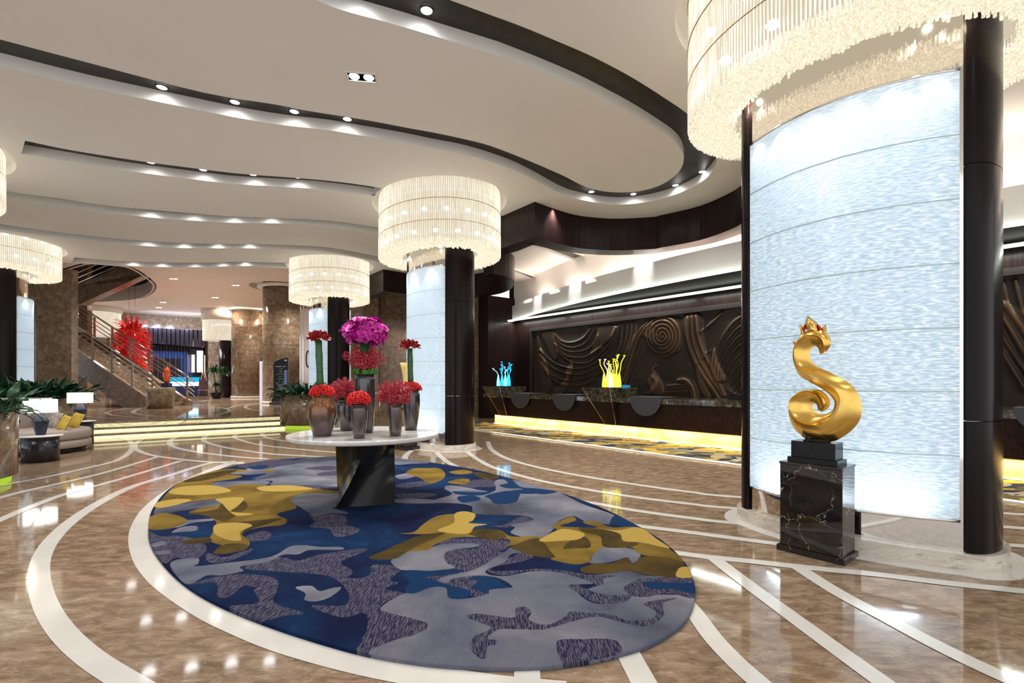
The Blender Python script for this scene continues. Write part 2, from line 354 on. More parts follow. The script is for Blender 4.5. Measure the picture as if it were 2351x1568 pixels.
inlay(U([(920,118),(1400,118),(1700,100)]), .15, UZ)
inlay(U([(1180,85),(1300,72),(1700,66)]), .2, UZ)
# ================================================================ COLUMNS AND CHANDELIERS
M['gjoint'] = pm('green_glass_edge', (.55, .68, .62), .3)
HL = .745; TH = .335; SAG = .24
def capcurve(sgn, n=14, grow=0):
    return [(sgn*(HL+.03+(.155+grow)*math.cos(t)), (TH+grow)*math.sin(t)) for t in [-math.pi/2+math.pi*k/n for k in range(n+1)]]
def oval(grow, n=16):     # whole column outline in local (u along e, v towards hall)
    o = [(HL+.03+(.155+grow)*math.cos(t), (TH+grow)*math.sin(t)) for t in [-math.pi/2+math.pi*k/n for k in range(n+1)]]
    arc = lambda u: TH+grow+SAG*.82*(1-(u/(HL+.03))**2)
    us = [HL-.02-2*(HL-.02)*k/20 for k in range(21)]
    o += [(u, arc(u)) for u in us]
    o += [(-HL-.03-(.155+grow)*math.cos(t), (TH+grow)*math.sin(t)) for t in [math.pi/2-math.pi*k/n for k in range(n+1)]]
    o += [(-u, -arc(u)) for u in us]
    return o
def uvsheet(name, fn, nu, z0, z1, mat, parent, thick=.012):
    v = []; f = []; uv = []
    for j, z in enumerate((z0, z1)):
        for i in range(nu+1):
            u, q = fn(i/nu); v.append((u, q, z)); uv.append((i/nu*1.5, z))
    for i in range(nu): f.append((i, i+1, nu+1+i+1, nu+1+i))
    m = mesh(name, v, f, mat, smooth=True); L = m.uv_layers.new(name='uv')
    for lp in m.loops: L.data[lp.index].uv = uv[lp.vertex_index]
    return link(name, m, parent)
def make_column(detail):
    t = empty('oval_column')
    MB().prism(oval(.04), 0, .12).build('plinth', M['wplinth'], t)
    MB().prism(oval(.16), 0, .006).build('floor_ring', M['inlay'], t)
    b = MB()                                           # mirror clad body behind the glass
    body = [(u, v) for u, v in oval(-.03)]
    b.ribbon(body, .12, 5.1); b.build('mirror_cladding', M['chrome'], t)
    for sgn in (1, -1):
        for z0, z1 in ((.12, 1.06), (1.065, 2.9), (2.905, 5.1)):
            c = capcurve(sgn); b = MB(); b.ribbon(c, z0, z1, False)
            b.add([(c[0][0], c[0][1], z0), (c[-1][0], c[-1][1], z0), (c[-1][0], c[-1][1], z1), (c[0][0], c[0][1], z1)], [(0, 1, 2, 3)])
            b.build('lacquered_casing', M['lacquer'], t)
    for side in (1, -1):
        fn = lambda q: ((2*q-1)*HL*side, side*(TH+.02+SAG*(1-(2*q-1)**2)))
        back = lambda q: ((2*q-1)*(HL-.02)*side, side*(TH-.05+SAG*.75*(1-(2*q-1)**2)))
        n = 7; h = (3.585-.354)/n
        for k in range(n):
            if side > 0 or k == 0:
                z0, z1 = .354+k*h, .354+(k+1)*h-.006
                if side < 0: z1 = 3.585
                uvsheet('glass_panel', fn, 20, z0, z1, M['glass'], t)
        # edge frame
        b = MB()
        for k in range(1, n): b.tube([(fn(q/20)[0], fn(q/20)[1]+.002*side, .354+k*h-.003) for q in range(21)], .0045, 5)
        b.build('glass_joint', M['gjoint'], t); b = MB()
        for z in (.345, 3.59): b.tube([(fn(q/20)[0], fn(q/20)[1]-.01*side, z) for q in range(21)], .012, 6)
        b.build('steel_rail', M['chrome'], t)
        if side > 0:
            k = 6 if detail else 3
            l = lamp('AREA', (0, TH+.15, .37), 6, (.85, .94, 1), t, shape='RECTANGLE', size=1.2, size_y=.04); l.rotation_euler = (math.pi, 0, 0)
            for i in range(k):
                q = (i+.5)/k; u, v = fn(q); u2, v2 = back(q)
                mx, my = (u*.45+u2*.55), (v*.45+v2*.55)
                for z, dz, en in ((3.56, -1, 1),):
                    l = lamp('SPOT', (mx, my, z), (5 if detail else 6)*en, (.8, .92, 1), t, spot_size=1.9, spot_blend=.9, shadow_soft_size=.02)
                    l.rotation_euler = (0 if dz < 0 else math.pi, 0, 0)
    return t
M['ringm'] = pm('antique_brass_ring', (.42, .32, .18), .4, .6)
def rods(ring_n, rr, z0, z1, r=.007, jit=.01, seed=1, sides=4):
    b = MB(); q = random.Random(seed)
    for i in range(ring_n):
        a = 2*math.pi*i/ring_n; x = (AEL+rr)*math.cos(a); y = (BEL+rr)*math.sin(a); d = q.uniform(-jit, jit)
        b.tube([(x, y, z0+d), (x, y, z1)], r, sides)
    return b
_b = MB().lathe([(.002, -.035), (.04, -.02), (.05, 0), (.038, .022), (.002, .035)], 10, cap=False); BULB = mesh('bulb', _b.v, _b.f, M['bulb'], smooth=True)
def make_chandelier(n, ends, zb=3.9, short=False):
    t = empty('column_chandelier'); top = CZ+.12
    levels = [(zb, zb+.4), (zb+.4, zb+.8), (zb+.8, top)]
    if short: levels = [(zb, zb+.5), (zb+.5, top)]
    for i, (a, c) in enumerate(levels):
        b = rods(n, -.004*i, a-.012, c, .0085 if n > 250 else .011, .012, i)
        o = b.build('rod_tier', M['rod'], t); tag(o, kind='stuff')
    ring = MB()
    for i, (a, c) in enumerate(levels):
        ring.tube([((AEL+.004)*math.cos(g), (BEL+.004)*math.sin(g), c-.01) for g in [2*math.pi*k/64 for k in range(64)]], .006, 5, close=True)
    ring.build('support_ring', M['ringm'], t)
    sh = MB(); es = [((AEL-.16)*math.cos(g), (BEL-.16)*math.sin(g)) for g in [2*math.pi*k/64 for k in range(64)]]
    ins = [((1.02)*math.cos(g), (.72)*math.sin(g)) for g in [2*math.pi*k/64 for k in range(64)]]
    out2 = [((AEL-.02)*math.cos(g), (BEL-.02)*math.sin(g)) for g in [2*math.pi*k/64 for k in range(64)]]
    sh.ribbon(es, zb+.1, top); sh.poly(out2, zb+.09, [ins], down=True)
    sh.ribbon(ins, zb+.06, top)
    sh.build('diffuser', M['glow'], t)
    q = random.Random(5); b = MB(); st = ends
    x = -AEL
    while x < AEL:
        y = -BEL
        while y < BEL:
            xx = x+q.uniform(-.3, .3)*st; yy = y+q.uniform(-.3, .3)*st
            if (xx/(AEL-.01))**2+(yy/(BEL-.01))**2 < 1 and (xx/1.0)**2+(yy/.7)**2 > 1:
                z = zb+q.uniform(-.02, .02); rr_ = st*.42
                v = []; m = 6
                for zz in (z, z+.08):
                    for k in range(m): v.append((xx+rr_*math.cos(k*1.0472), yy+rr_*math.sin(k*1.0472), zz))
                b.add(v, [(k, (k+1) % m, m+(k+1) % m, m+k) for k in range(m)])
            y += st
        x += st
    tag(b.build('tube_fringe', M['tubeend'], t), kind='stuff')
    k = 18
    for j, z in enumerate([zb+.22, zb+.62] if not short else [zb+.3, top-.1]):
        for i in range(k):
            a = 2*math.pi*(i+.5*(j % 2))/k; link('bulb', BULB, t, ((AEL-.075)*math.cos(a), (BEL-.075)*math.sin(a), z))
    for a in (0, 1, 2, 3):
        g = a*math.pi/2+.7; lamp('POINT', (.95*math.cos(g), .6*math.sin(g), zb+.1), 22, (1, .85, .62), t, shadow_soft_size=.03)
    return t
labs = ['large backlit glass column right of the gold sculpture', 'backlit glass column behind the round marble table, beside the reception carpet', 'backlit glass column behind the tall orchid arrangement and the stone planter', 'backlit glass column outside the left edge, under the cut-off chandelier', 'backlit glass column at the far left behind the leafy planters']
clabs = ['huge glass rod chandelier cut off at the top right, around the nearest column', 'round glass rod chandelier around the column behind the marble table', 'round glass rod chandelier hanging over the orchid arrangement', 'glass rod chandelier cut off by the left edge under the long ceiling groove', 'shallow glass rod chandelier at the left above the leafy planters']
big = make_column(True); small = make_column(False)
bigc = make_chandelier(300, .026); smallc = make_chandelier(200, .05); shortc = make_chandelier(200, .05, 4.25, True)
fs = fc = False
for i, ((c, k), lb, cl) in enumerate(zip(COLS, labs, clabs)):
    ang = math.atan2(EY, EX)
    # local v axis = rot90(e) = (-EY, EX) = away from hall; rotate by 180 so v faces the hall (right row)
    rz = ang+math.pi if k == 0 else ang
    if i == 0: o = big; ch = bigc
    else:
        o = small if i == 1 else grp_copy(small)
        ch = smallc if i == 1 else (grp_copy(smallc) if i == 2 else (shortc if i == 3 else grp_copy(shortc)))
    o.location = (c[0], c[1], 0); o.rotation_euler = (0, 0, rz); ch.location = (c[0], c[1], 0); ch.rotation_euler = (0, 0, rz)
    tag(o, lb, 'column', 'oval backlit glass columns'); tag(ch, cl, 'chandelier', 'glass rod chandeliers around the columns')
# raised stone under the far left column is hidden by planting
# ================================================================ WALLS AND CEILING OVER RECEPTION
def wall(name, pts, z0, z1, mat):
    return struct(MB().ribbon(pts, z0, z1, False, False).build(name, mat))
def wq(s0, s1, t0, t1): return [Wp(s0, t0), Wp(s1, t0), Wp(s1, t1), Wp(s0, t1)]
def wbox(mb, s0, s1, t0, t1, z0, z1):
    q = wq(s0, s1, t0, t1); v = [(x, y, z) for z in (z0, z1) for x, y in q]
    return mb.add(v, [(0, 1, 2, 3)[::-1], (4, 5, 6, 7), (0, 1, 5, 4), (1, 2, 6, 5), (2, 3, 7, 6), (3, 0, 4, 7)])
def on_wall(px, py, t):          # (s, z) of a place on the plane at distance t from the reception wall
    ax, ay = Wp(0, t); k = (px-CXP)/F; s = (ax-k*ay)/(EX-k*EY); y = ay-EY*s
    return s, CAMH+(HORY-py)*y/F
wall('wall_right', [Wp(-10.5, -.05), Wp(10.2, -.05)], 0, CZ+.3, M['wood'])
struct(wbox(MB(), 9.75, 10.35, -.1, 1.3, 0, 4.45).build('wall_back', M['wood']))
struct(wbox(MB(), 10.35, 10.6, .9, 1.9, 0, CZ).build('wall_back', M['stone']))
wall('wall_back', [Wp(10.5, 1.9), (-1.2, 20.4), (-3.0, 20.9), (-3.0, 21.2), (-5.6, 21.0), (-5.6, 20.6), (-7.6, 20.2), (-7.9, 22.5)], 0, 5.7, M['stone'])
b = MB()
for s in (9.0, 6, 3, 0, -3, -6): wbox(b, s-.004, s+.004, -.05, -.045, 0, CZ)
struct(b.build('trim_60', M['black']))
# crescent shaped soffit with two lit edges
def tf(s): return .12+2.0*(1-(s/9.9)**2)
RZ0 = math.atan2(EY, EX)
ss = [9.8-19.6*k/48 for k in range(49)]
fr = [Wp(s, tf(s)) for s in ss]; bk = [Wp(s, .1) for s in ss]
b = MB(); b.ribbon(fr, 3.62, 4.16, False); b.ribbon([Wp(s, max(tf(s)-.02, .05)) for s in ss], 4.02, 4.16, False)
b.ribbon([Wp(s, max(tf(s)-.35, .05)) for s in ss], 4.02, CZ+.1, False)
top = fr+[Wp(s, max(tf(s)-.35, .05)) for s in ss][::-1]; b.poly(top, 4.02)
struct(b.build('ceiling', M['cream']))
def gril():
    m, nt, bb = nodes('dark_slatted_soffit'); v = coords(nt, (1, 1, 1), (0, 0, math.atan2(EY, EX)))
    w_ = N(nt, 'ShaderNodeTexWave', bands_direction='X'); w_.inputs['Scale'].default_value = 6; nt.links.new(v, w_.inputs[0])
    nt.links.new(ramp(nt, w_.outputs[0], [(.4, .01), (.6, .05)]), bb.inputs['Base Color']); bb.inputs['Roughness'].default_value = .5; return m
M['grille'] = gril()
struct(MB().poly([Wp(s, tf(s)) for s in ss]+[Wp(s, .05) for s in ss][::-1], 3.7, down=True).build('ceiling', M['grille']))
def strip(c, wdt, z0, z1, side=1):
    o = offset(c, wdt*side); return MB().prism(c+o[::-1], z0, z1, False)
struct(strip(fr, .1, 3.57, 3.62, -1).build('trim_61', M['led']))
struct(strip([Wp(s, .3) for s in ss], .1, 3.57, 3.62, -1).build('trim_62', M['led']))
for i in range(8):
    s = 8.6-2.45*i; x, y = Wp(s, .25); x2, y2 = Wp(s, tf(s)-.3)
    l = lamp('AREA', (x, y, 3.55), 26, (.93, 1, .9), shape='RECTANGLE', size=2.2, size_y=.08); l.rotation_euler = (0, 0, math.atan2(EY, EX))
for i in range(9):
    s = 7.6-1.9*i; x, y = Wp(s, tf(s)-.12); l = lamp('AREA', (x, y, 4.05), 11, (1, .78, .66), shape='RECTANGLE', size=1.8, size_y=.08); l.rotation_euler = (math.pi, 0, RZ0)
for s in (7.4, 5.2, 2.6, -.2, -3, -6):
    x, y = Wp(s, tf(s)+.35); x2, y2 = Wp(s, tf(s)-.15); lamp('SPOT', (x, y, CZ-.03), 120, (1, .97, .93), aim=(x2, y2, 4.1), spot_size=.75, spot_blend=.6, shadow_soft_size=.03)
# curved wood bulkheads
bk1 = [(-1.3, 12.1), P(1157, 494, CZ), P(1228, 463, CZ)]
bcv = cr([P(*q, CZ) for q in [(1228,463),(1265.8,477),(1319,492.9),(1372,499.9),(1425,501.8),(1500,497.8),(1516.7,494),(1607,472.5),(1678.8,441),(1705,423)]]+[(4.36, 8.7), (4.25, 8.15), (3.9, 7.75)], 4)
def bulk(dx, dy, k):
    f = [(x+dx, y+dy) for x, y in bk1[:2]+bcv]; n = len(f)
    inn = [(p[0], p[1]) for p in offset(f, .42)]; inn[0] = (f[0][0]+.3, f[0][1]+.3)
    inn[2] = (f[2][0]+.04, f[2][1]+.52)
    st_ = f+inn[::-1]
    o = MB().prism(st_, 4.31, CZ-.002, False).build('wood_bulkhead', M['wood']); return o
for i, (d, lb) in enumerate((((0, 0), 'curved dark wood ceiling bulkhead sweeping over the reception desk'), ((-4.7, 6.09), 'dark wood ceiling bulkhead behind the middle column, between two chandeliers'))):
    tag(bulk(d[0], d[1], i), lb, 'bulkhead')
# ceiling slots over reception are dark recessed channels
for x_, y_ in ((-4.9, 19.9), (-4.0, 20.2), (-2.3, 19.8), (-1.7, 19.8)):
    lamp('SPOT', (x_, y_, CZ-.1), 170, (1, .88, .92), aim=(x_, y_+.6, 2.6), spot_size=1.0, spot_blend=.7, shadow_soft_size=.05)
for i, q in enumerate([[(1222,557),(1268,560),(1368,592),(1346,603)], [(1128,600),(1146,603),(1246,638),(1241,646)]]):
    pts = [P(*p, CZ) for p in q]
    struct(MB().ribbon(pts, CZ-.07, CZ).build('trim_%d' % (63+i), M['cream'])); struct(MB().poly(pts, CZ-.002, down=True).build('trim_%d' % (65+i), M['darkmetal']))
# ================================================================ BRONZE RELIEF
def sdpoly(pts, poly):           # signed distance, positive inside
    poly = np.array(poly); a = poly; bb = np.roll(poly, -1, 0); d2 = np.full(len(pts), 1e9); ins = np.zeros(len(pts), bool)
    for (x0, y0), (x1, y1) in zip(a, bb):
        e = np.array([x1-x0, y1-y0]); w_ = pts-np.array([x0, y0]); t = np.clip((w_@e)/(e@e+1e-12), 0, 1)
        d = w_-t[:, None]*e; d2 = np.minimum(d2, (d*d).sum(1))
        c1 = (y0 <= pts[:, 1]); c2 = (pts[:, 1] < y1); c3 = (e[0]*w_[:, 1] > e[1]*w_[:, 0])
        ins ^= ((c1 & c2 & c3) | (~c1 & ~c2 & ~c3))
    return np.where(ins, 1, -1)*np.sqrt(d2)
def dline(pts, line):
    line = np.array(line); d2 = np.full(len(pts), 1e9)
    for p, q in zip(line[:-1], line[1:]):
        e = q-p; w_ = pts-p; t = np.clip((w_@e)/(e@e+1e-12), 0, 1); d = w_-t[:, None]*e; d2 = np.minimum(d2, (d*d).sum(1))
    return np.sqrt(d2)
S1, S0 = 8.72, -8.9; Z0, Z1 = .55, 3.14
ns, nz = 900, 110
sg = np.linspace(S1, S0, ns); zg = np.linspace(Z0, Z1, nz)
SS, ZZ = np.meshgrid(sg, zg); pts = np.stack([SS.ravel(), ZZ.ravel()], 1)
h = np.zeros(len(pts))
def mc(L, closed=False, n=6): return cr([on_wall(1100+x/3.792, 560+y/3.792, .12) for x, y in L], n, closed)
polys = [([(540,775),(650,765),(640,850),(605,930),(560,850)], .03), ([(650,830),(682,960),(650,1010),(600,930)], .035),
 ([(1030,720),(1195,715),(1140,820),(1050,900),(965,960),(990,880),(1020,800)], .03), ([(500,800),(530,900),(570,1000),(605,1150),(612,1260),(590,1310),(540,1300),(530,1150),(500,1000)], .035),
 ([(800,1035),(810,1080),(790,1150),(760,1180),(755,1120),(775,1060)], .045), ([(770,1150),(760,1250),(720,1330),(660,1330),(640,1250),(700,1230)], .035),
 ([(1540,1058),(1512,1100),(1560,1170),(1600,1250),(1590,1320),(1530,1320),(1480,1250),(1455,1190),(1500,1150),(1495,1090)], .04),
 ([(1880,1065),(1930,1160),(1990,1280),(2010,1340),(1960,1340),(1900,1220)], .04), ([(2040,905),(2070,1020),(2140,1170),(2120,1200),(2050,1190),(2020,1060)], .045),
 ([(1720,1190),(1790,1175),(1870,1240),(1890,1350),(1850,1350),(1810,1230)], .04), ([(1770,635),(1930,625),(1960,900),(2150,1340),(2050,1350),(1860,1050),(1790,850)], .03),
 ([(1500,680),(1600,655),(1760,650),(1780,800),(1740,930),(1650,950),(1560,900),(1400,800),(1330,1000),(1260,1250),(1150,1300),(1250,950),(1380,760)], .02)]
lines = [[(660,790),(710,845),(800,860),(900,820),(960,740)], [(655,805),(720,880),(830,900),(930,850),(1000,730)], [(652,820),(720,915),(840,940),(960,900),(1030,800)],
 [(660,870),(740,965),(860,990),(960,965),(1060,900)], [(680,930),(760,1010),(880,1040),(980,1010),(1120,880),(1190,725)], [(530,920),(600,1000),(700,1060),(850,1085),(1000,1040),(1140,900),(1215,710)],
 [(530,970),(600,1050),(700,1110),(850,1135),(1000,1090),(1120,980)], [(540,1040),(620,1130),(720,1180),(850,1180),(980,1140),(1100,1050)], [(560,1080),(640,1180),(700,1215),(850,1230),(1000,1180)],
 [(1240,700),(1225,850),(1180,980),(1100,1080),(950,1190),(900,1260)], [(1285,695),(1265,850),(1220,980),(1150,1090)], [(1325,690),(1300,860),(1250,1000),(1200,1120)], [(1362,690),(1340,830),(1300,930)],
 [(1480,690),(1400,790),(1350,900),(1300,1050),(1250,1200)], [(1510,700),(1430,800),(1380,920),(1330,1060),(1270,1220)], [(1540,715),(1460,830),(1410,930),(1360,1060),(1300,1230)], [(1460,680),(1370,780),(1320,900),(1270,1040),(1210,1180)],
 [(1815,640),(1810,800),(1850,950),(1930,1110),(2040,1270),(2090,1350)], [(1850,635),(1855,800),(1900,960),(1980,1110),(2080,1270)], [(1885,630),(1905,800),(1960,960),(2050,1130),(2150,1330)], [(2110,600),(2030,680),(1920,770)], [(2000,930),(1950,980),(1900,1060)],
 [(1620,1240),(1700,1232),(1800,1228)], [(1615,1265),(1700,1258),(1810,1252)], [(1610,1290),(1700,1284),(1815,1280)], [(1500,1150),(1540,1190),(1520,1260),(1440,1320)], [(1720,1190),(1790,1180),(1860,1240),(1880,1340)]]
for k in range(9): lines.append([(2330+k*8, 600+k*75), (2200+k*14, 690+k*70), (2090+k*22, 850+k*55), (2030+k*26, 1000+k*40), (2040+k*25, 1160+k*20), (2110+k*22, 1320)])
cs, cz = 1590, 800
for arm in range(1):
    L = []
    for k in range(140):
        a = arm*math.pi/2+k*.24; r = 6+k*1.12
        if r > 160: break
        L.append((cs+r*math.cos(a)*1.0, cz+r*math.sin(a)*1.15))
    lines.append(L)
for L, a in polys:
    d = sdpoly(pts, mc(L, True)); h = np.maximum(h, a*np.clip(d/.04+.5, 0, 1)**.6*1.3)
hl = np.zeros(len(pts))
for L in lines:
    c = mc(L); lo = np.array(c).min(0)-.2; hi = np.array(c).max(0)+.2
    m_ = ((pts > lo) & (pts < hi)).all(1)
    d = dline(pts[m_], c); hl[m_] = np.maximum(hl[m_], np.exp(-(d/.022)**2)*.035+np.exp(-(d/.075)**2)*.022)
h = h+hl
sm = on_wall(1712, 700, .12)[0]   # beyond the part hidden by the column the pattern repeats mirrored
H2 = h.reshape(nz, ns); src = 2*(sm-.6)-sg; idx = np.clip(np.searchsorted(-sg, -src), 0, ns-1)
right = sg < sm-.6; H2[:, right] = H2[:, idx[right]]
v = []
o_ = np.array(Wp(0, 0)); 
X = o_[0]-EX*SS+NX*(.06+H2); Y = o_[1]-EY*SS+NY*(.06+H2)
V = np.stack([X.ravel(), Y.ravel(), ZZ.ravel()], 1)
ii = np.arange((nz-1)*(ns-1)); r_, c_ = ii//(ns-1), ii % (ns-1); a0 = r_*ns+c_
Fc = np.stack([a0, a0+ns, a0+ns+1, a0+1], 1)
def npmesh(name, V, Fq, mat, smooth=True, attrs=None):
    m = D.meshes.new(name); m.vertices.add(len(V)); m.vertices.foreach_set('co', V.astype(np.float32).ravel())
    m.loops.add(Fq.size); m.loops.foreach_set('vertex_index', Fq.astype(np.int32).ravel()); m.polygons.add(len(Fq))
    m.polygons.foreach_set('loop_start', np.arange(0, Fq.size, Fq.shape[1], dtype=np.int32))
    m.materials.append(mat); m.update(calc_edges=True); m.validate()
    if smooth: m.polygons.foreach_set('use_smooth', [True]*len(m.polygons))
    for k, a in (attrs or {}).items():
        at = m.attributes.new(k, 'FLOAT', 'POINT'); at.data.foreach_set('value', a.astype(np.float32).ravel())
    return m
def bronze():
    m, nt, b = nodes('patinated_bronze'); v = coords(nt)
    at = N(nt, 'ShaderNodeAttribute', attribute_name='rub'); n1 = noise(nt, v, 1.2, 6)
    base = ramp(nt, n1, [(.3, (.018, .014, .012)), (.5, (.034, .024, .018)), (.7, (.06, .035, .022))])
    mm = N(nt, 'ShaderNodeMath', operation='MULTIPLY'); nt.links.new(at.outputs['Fac'], mm.inputs[0]); nt.links.new(ramp(nt, noise(nt, v, .8), [(.35, .15), (.65, 1)]), mm.inputs[1])
    nt.links.new(mixc(nt, mm.outputs[0], base, (.17, .085, .042)), b.inputs['Base Color'])
    b.inputs['Metallic'].default_value = .55; b.inputs['Roughness'].default_value = .42; bump(nt, b, noise(nt, v, 90, 3), .35, .006); return m
M['bronze'] = bronze()
rub = np.clip((H2-.035)/.035, 0, 1)
rl = empty('bronze_relief', (*Wp(0, .02), 0)); tag(rl, 'long bronze wall relief of swirling waves and leaves behind the reception desk', 'wall relief')
ro = link('relief_panel', npmesh('relief_panel', V-np.array([*Wp(0, .02), 0]), Fc, M['bronze'], True, {'rub': rub}), rl)
b = MB()
for w0, w1, tt in ((0, .07, .14), (.07, .13, .1)):
    for z0, z1 in ((Z1+w0, Z1+w1),): wbox(b, S1+.13, S0-.13, 0, tt, z0, z1)
    wbox(b, S1+w0, S1+w1, 0, tt, Z0, Z1+.0)
    wbox(b, S0-w1, S0-w0, 0, tt, Z0, Z1)
fo = b.build('frame', pm('bronze_frame', (.05, .04, .038), .35, .5), rl, loc=(-Wp(0, .02)[0], -Wp(0, .02)[1], 0))
# ================================================================ RECEPTION DESK
RZ = math.atan2(EY, EX)
def onyx():
    m, nt, b = nodes('amber_onyx'); v = coords(nt); f = noise(nt, v, 3, 6, .65, .4)
    nt.links.new(ramp(nt, f, [(.3, (.55, .38, .14)), (.5, (.75, .58, .3)), (.7, (.9, .76, .5))]), b.inputs['Base Color']); b.inputs['Roughness'].default_value = .25; return m
M['onyx'] = onyx()
dsk = empty('reception_desk', (*Wp(0, 2.0), 0)); tag(dsk, 'long dark wood reception desk with glowing onyx base', 'desk')
inv = (-Wp(0, 2.0)[0], -Wp(0, 2.0)[1], 0)
wbox(MB(), 7.95, -8.3, 1.7, 2.38, 0, .3).build('onyx_plinth', M['onyx'], dsk, inv)
b = MB()
q0 = wq(8.0, -8.4, 1.6, 2.5); q1 = wq(8.15, -8.5, 1.6, 2.62)
b.add([(x, y, .3) for x, y in q0]+[(x, y, .85) for x, y in q1], [(3, 2, 1, 0), (4, 5, 6, 7), (0, 1, 5, 4), (1, 2, 6, 5), (2, 3, 7, 6), (3, 0, 4, 7)]).build('wood_body', M['wood'], dsk, inv)
wbox(MB(), 8.2, -8.5, 1.55, 2.66, .85, .965).build('stone_counter', M['counter'], dsk, inv)
MB().add([(x, y, z) for z in (.012, .03) for x, y in wq(7.97, -8.3, 2.38, 2.41)], [(0, 1, 5, 4), (1, 2, 6, 5), (2, 3, 7, 6), (3, 0, 4, 7), (4, 5, 6, 7)]).build('glow_strip', M['led'], dsk, inv)  # strip glows with the LED material along the plinth foot
for i in range(8):
    s = 7-2.05*i; x, y = Wp(s, 2.47)
    l = lamp('AREA', (x, y, .285), 12, (1, .8, .42), shape='RECTANGLE', size=2.0, size_y=.03); l.rotation_euler = (0, 0, RZ)
# stone faced raised counters
def pod(pxl, pxr, lb):
    s0 = on_wall(pxl, 888, 2.95)[0]; s1 = on_wall(pxr, 888, 1.95)[0]+.1
    c = (*Wp((s0+s1)/2, 2.4), 0); t = empty('raised_counter', c); tag(t, lb, 'counter', 'raised stone counters on the reception desk')
    iv = (-c[0], -c[1], 0)
    def fr(z): f = (1.19-z)/.89; return wq(s0-.42*f, s1+.12*f, 1.9, 2.95-.38*f)
    def seg(n, z0, z1, mt):
        a, d = fr(z0), fr(z1)
        return MB().add([(x, y, z0) for x, y in a]+[(x, y, z1) for x, y in d], [(3, 2, 1, 0), (4, 5, 6, 7), (0, 1, 5, 4), (1, 2, 6, 5), (2, 3, 7, 6), (3, 0, 4, 7)]).build(n, mt, t, iv)
    seg('wood_base', .3, .86, M['wood']); seg('steel_band', .86, .872, M['chrome']); seg('stone_upper', .872, 1.175, M['counter']); seg('top_slab', 1.175, 1.19, M['counter'])
    a, d = fr(.3), fr(1.19)
    MB().tube([(a[3][0], a[3][1], .3), (d[3][0], d[3][1], 1.19)], .008, 4).build('brass_edge', pm('brass', (.6, .42, .15), .2, 1), t, iv)
    MB().tube([(a[2][0], a[2][1], .3), (d[2][0], d[2][1], 1.19)], .004, 4).build('brass_edge', M['chrome'], t, iv)
    return (s0+s1)/2
pod(1108, 1210, 'raised stone counter at the far end of the desk, carrying the blue glass vases')
pod(1336, 1468, 'raised stone counter in the middle of the desk, carrying the yellow glass vases')
M['slate'] = pm('slate_panel', (.035, .036, .042), .45)
discs = [((1172, 1216), 'smallest slate half-disc panel, hanging on the desk beside the far counter'), ((1268, 1320), 'slate half-disc panel on the desk between the two raised stone counters'), ((1446, 1518), 'large slate half-disc panel on the desk right of the yellow vases'), ((2326, 2480), 'slate half-disc panel on the desk at the right edge of the picture')]
for (a_, c_), lb in discs:
    s0 = on_wall(a_, 912, 2.7)[0]; s1 = on_wall(c_, 912, 2.7)[0]; r = (s0-s1)/2; sm_ = (s0+s1)/2; r2 = min(r, .42)
    cx_, cy_ = Wp(sm_, 2.7); t = empty('privacy_panel', (cx_, cy_, .985), RZ); tag(t, lb, 'panel', 'half-disc panels on the reception desk')
    pts_ = [(r*math.cos(g), r2*math.sin(g)) for g in [math.pi+math.pi*k/24 for k in range(25)]]
    b = MB(); v0 = [(x, 0, z) for x, z in pts_]; v1 = [(x, .025, z) for x, z in pts_]; n = len(pts_)
    b.add(v0+v1, [tuple(range(n)), tuple(range(n, 2*n))[::-1]]+[(i, (i+1) % n, n+(i+1) % n, n+i) for i in range(n)]); b.build('half_disc', M['slate'], t)
    MB().box((0, .3, .008), (2*r, .6, .016)).build('desk_pad', M['slate'], t)
for px, lb in ((1192, 'far'), (1301, 'middle'), (1494, 'near'), (1680, 'right')):
    s_ = on_wall(px, 905, 2.0)[0]; x, y = Wp(s_, 1.9); t = empty('desk_monitor', (x, y, .965), RZ)
    tag(t, {'far': 'low black screen back beside the far raised counter', 'middle': 'low black screen back left of the yellow vases', 'near': 'low black screen back above the large half-disc panel', 'right': 'low black screen back on the desk next to the large glass column'}[lb], 'monitor', 'screens on the desk')
    MB().box((0, 0, .05), (.5, .02, .06)).build('screen', M['black'], t); MB().box((0, .05, .01), (.25, .15, .02)).build('stand', M['black'], t)
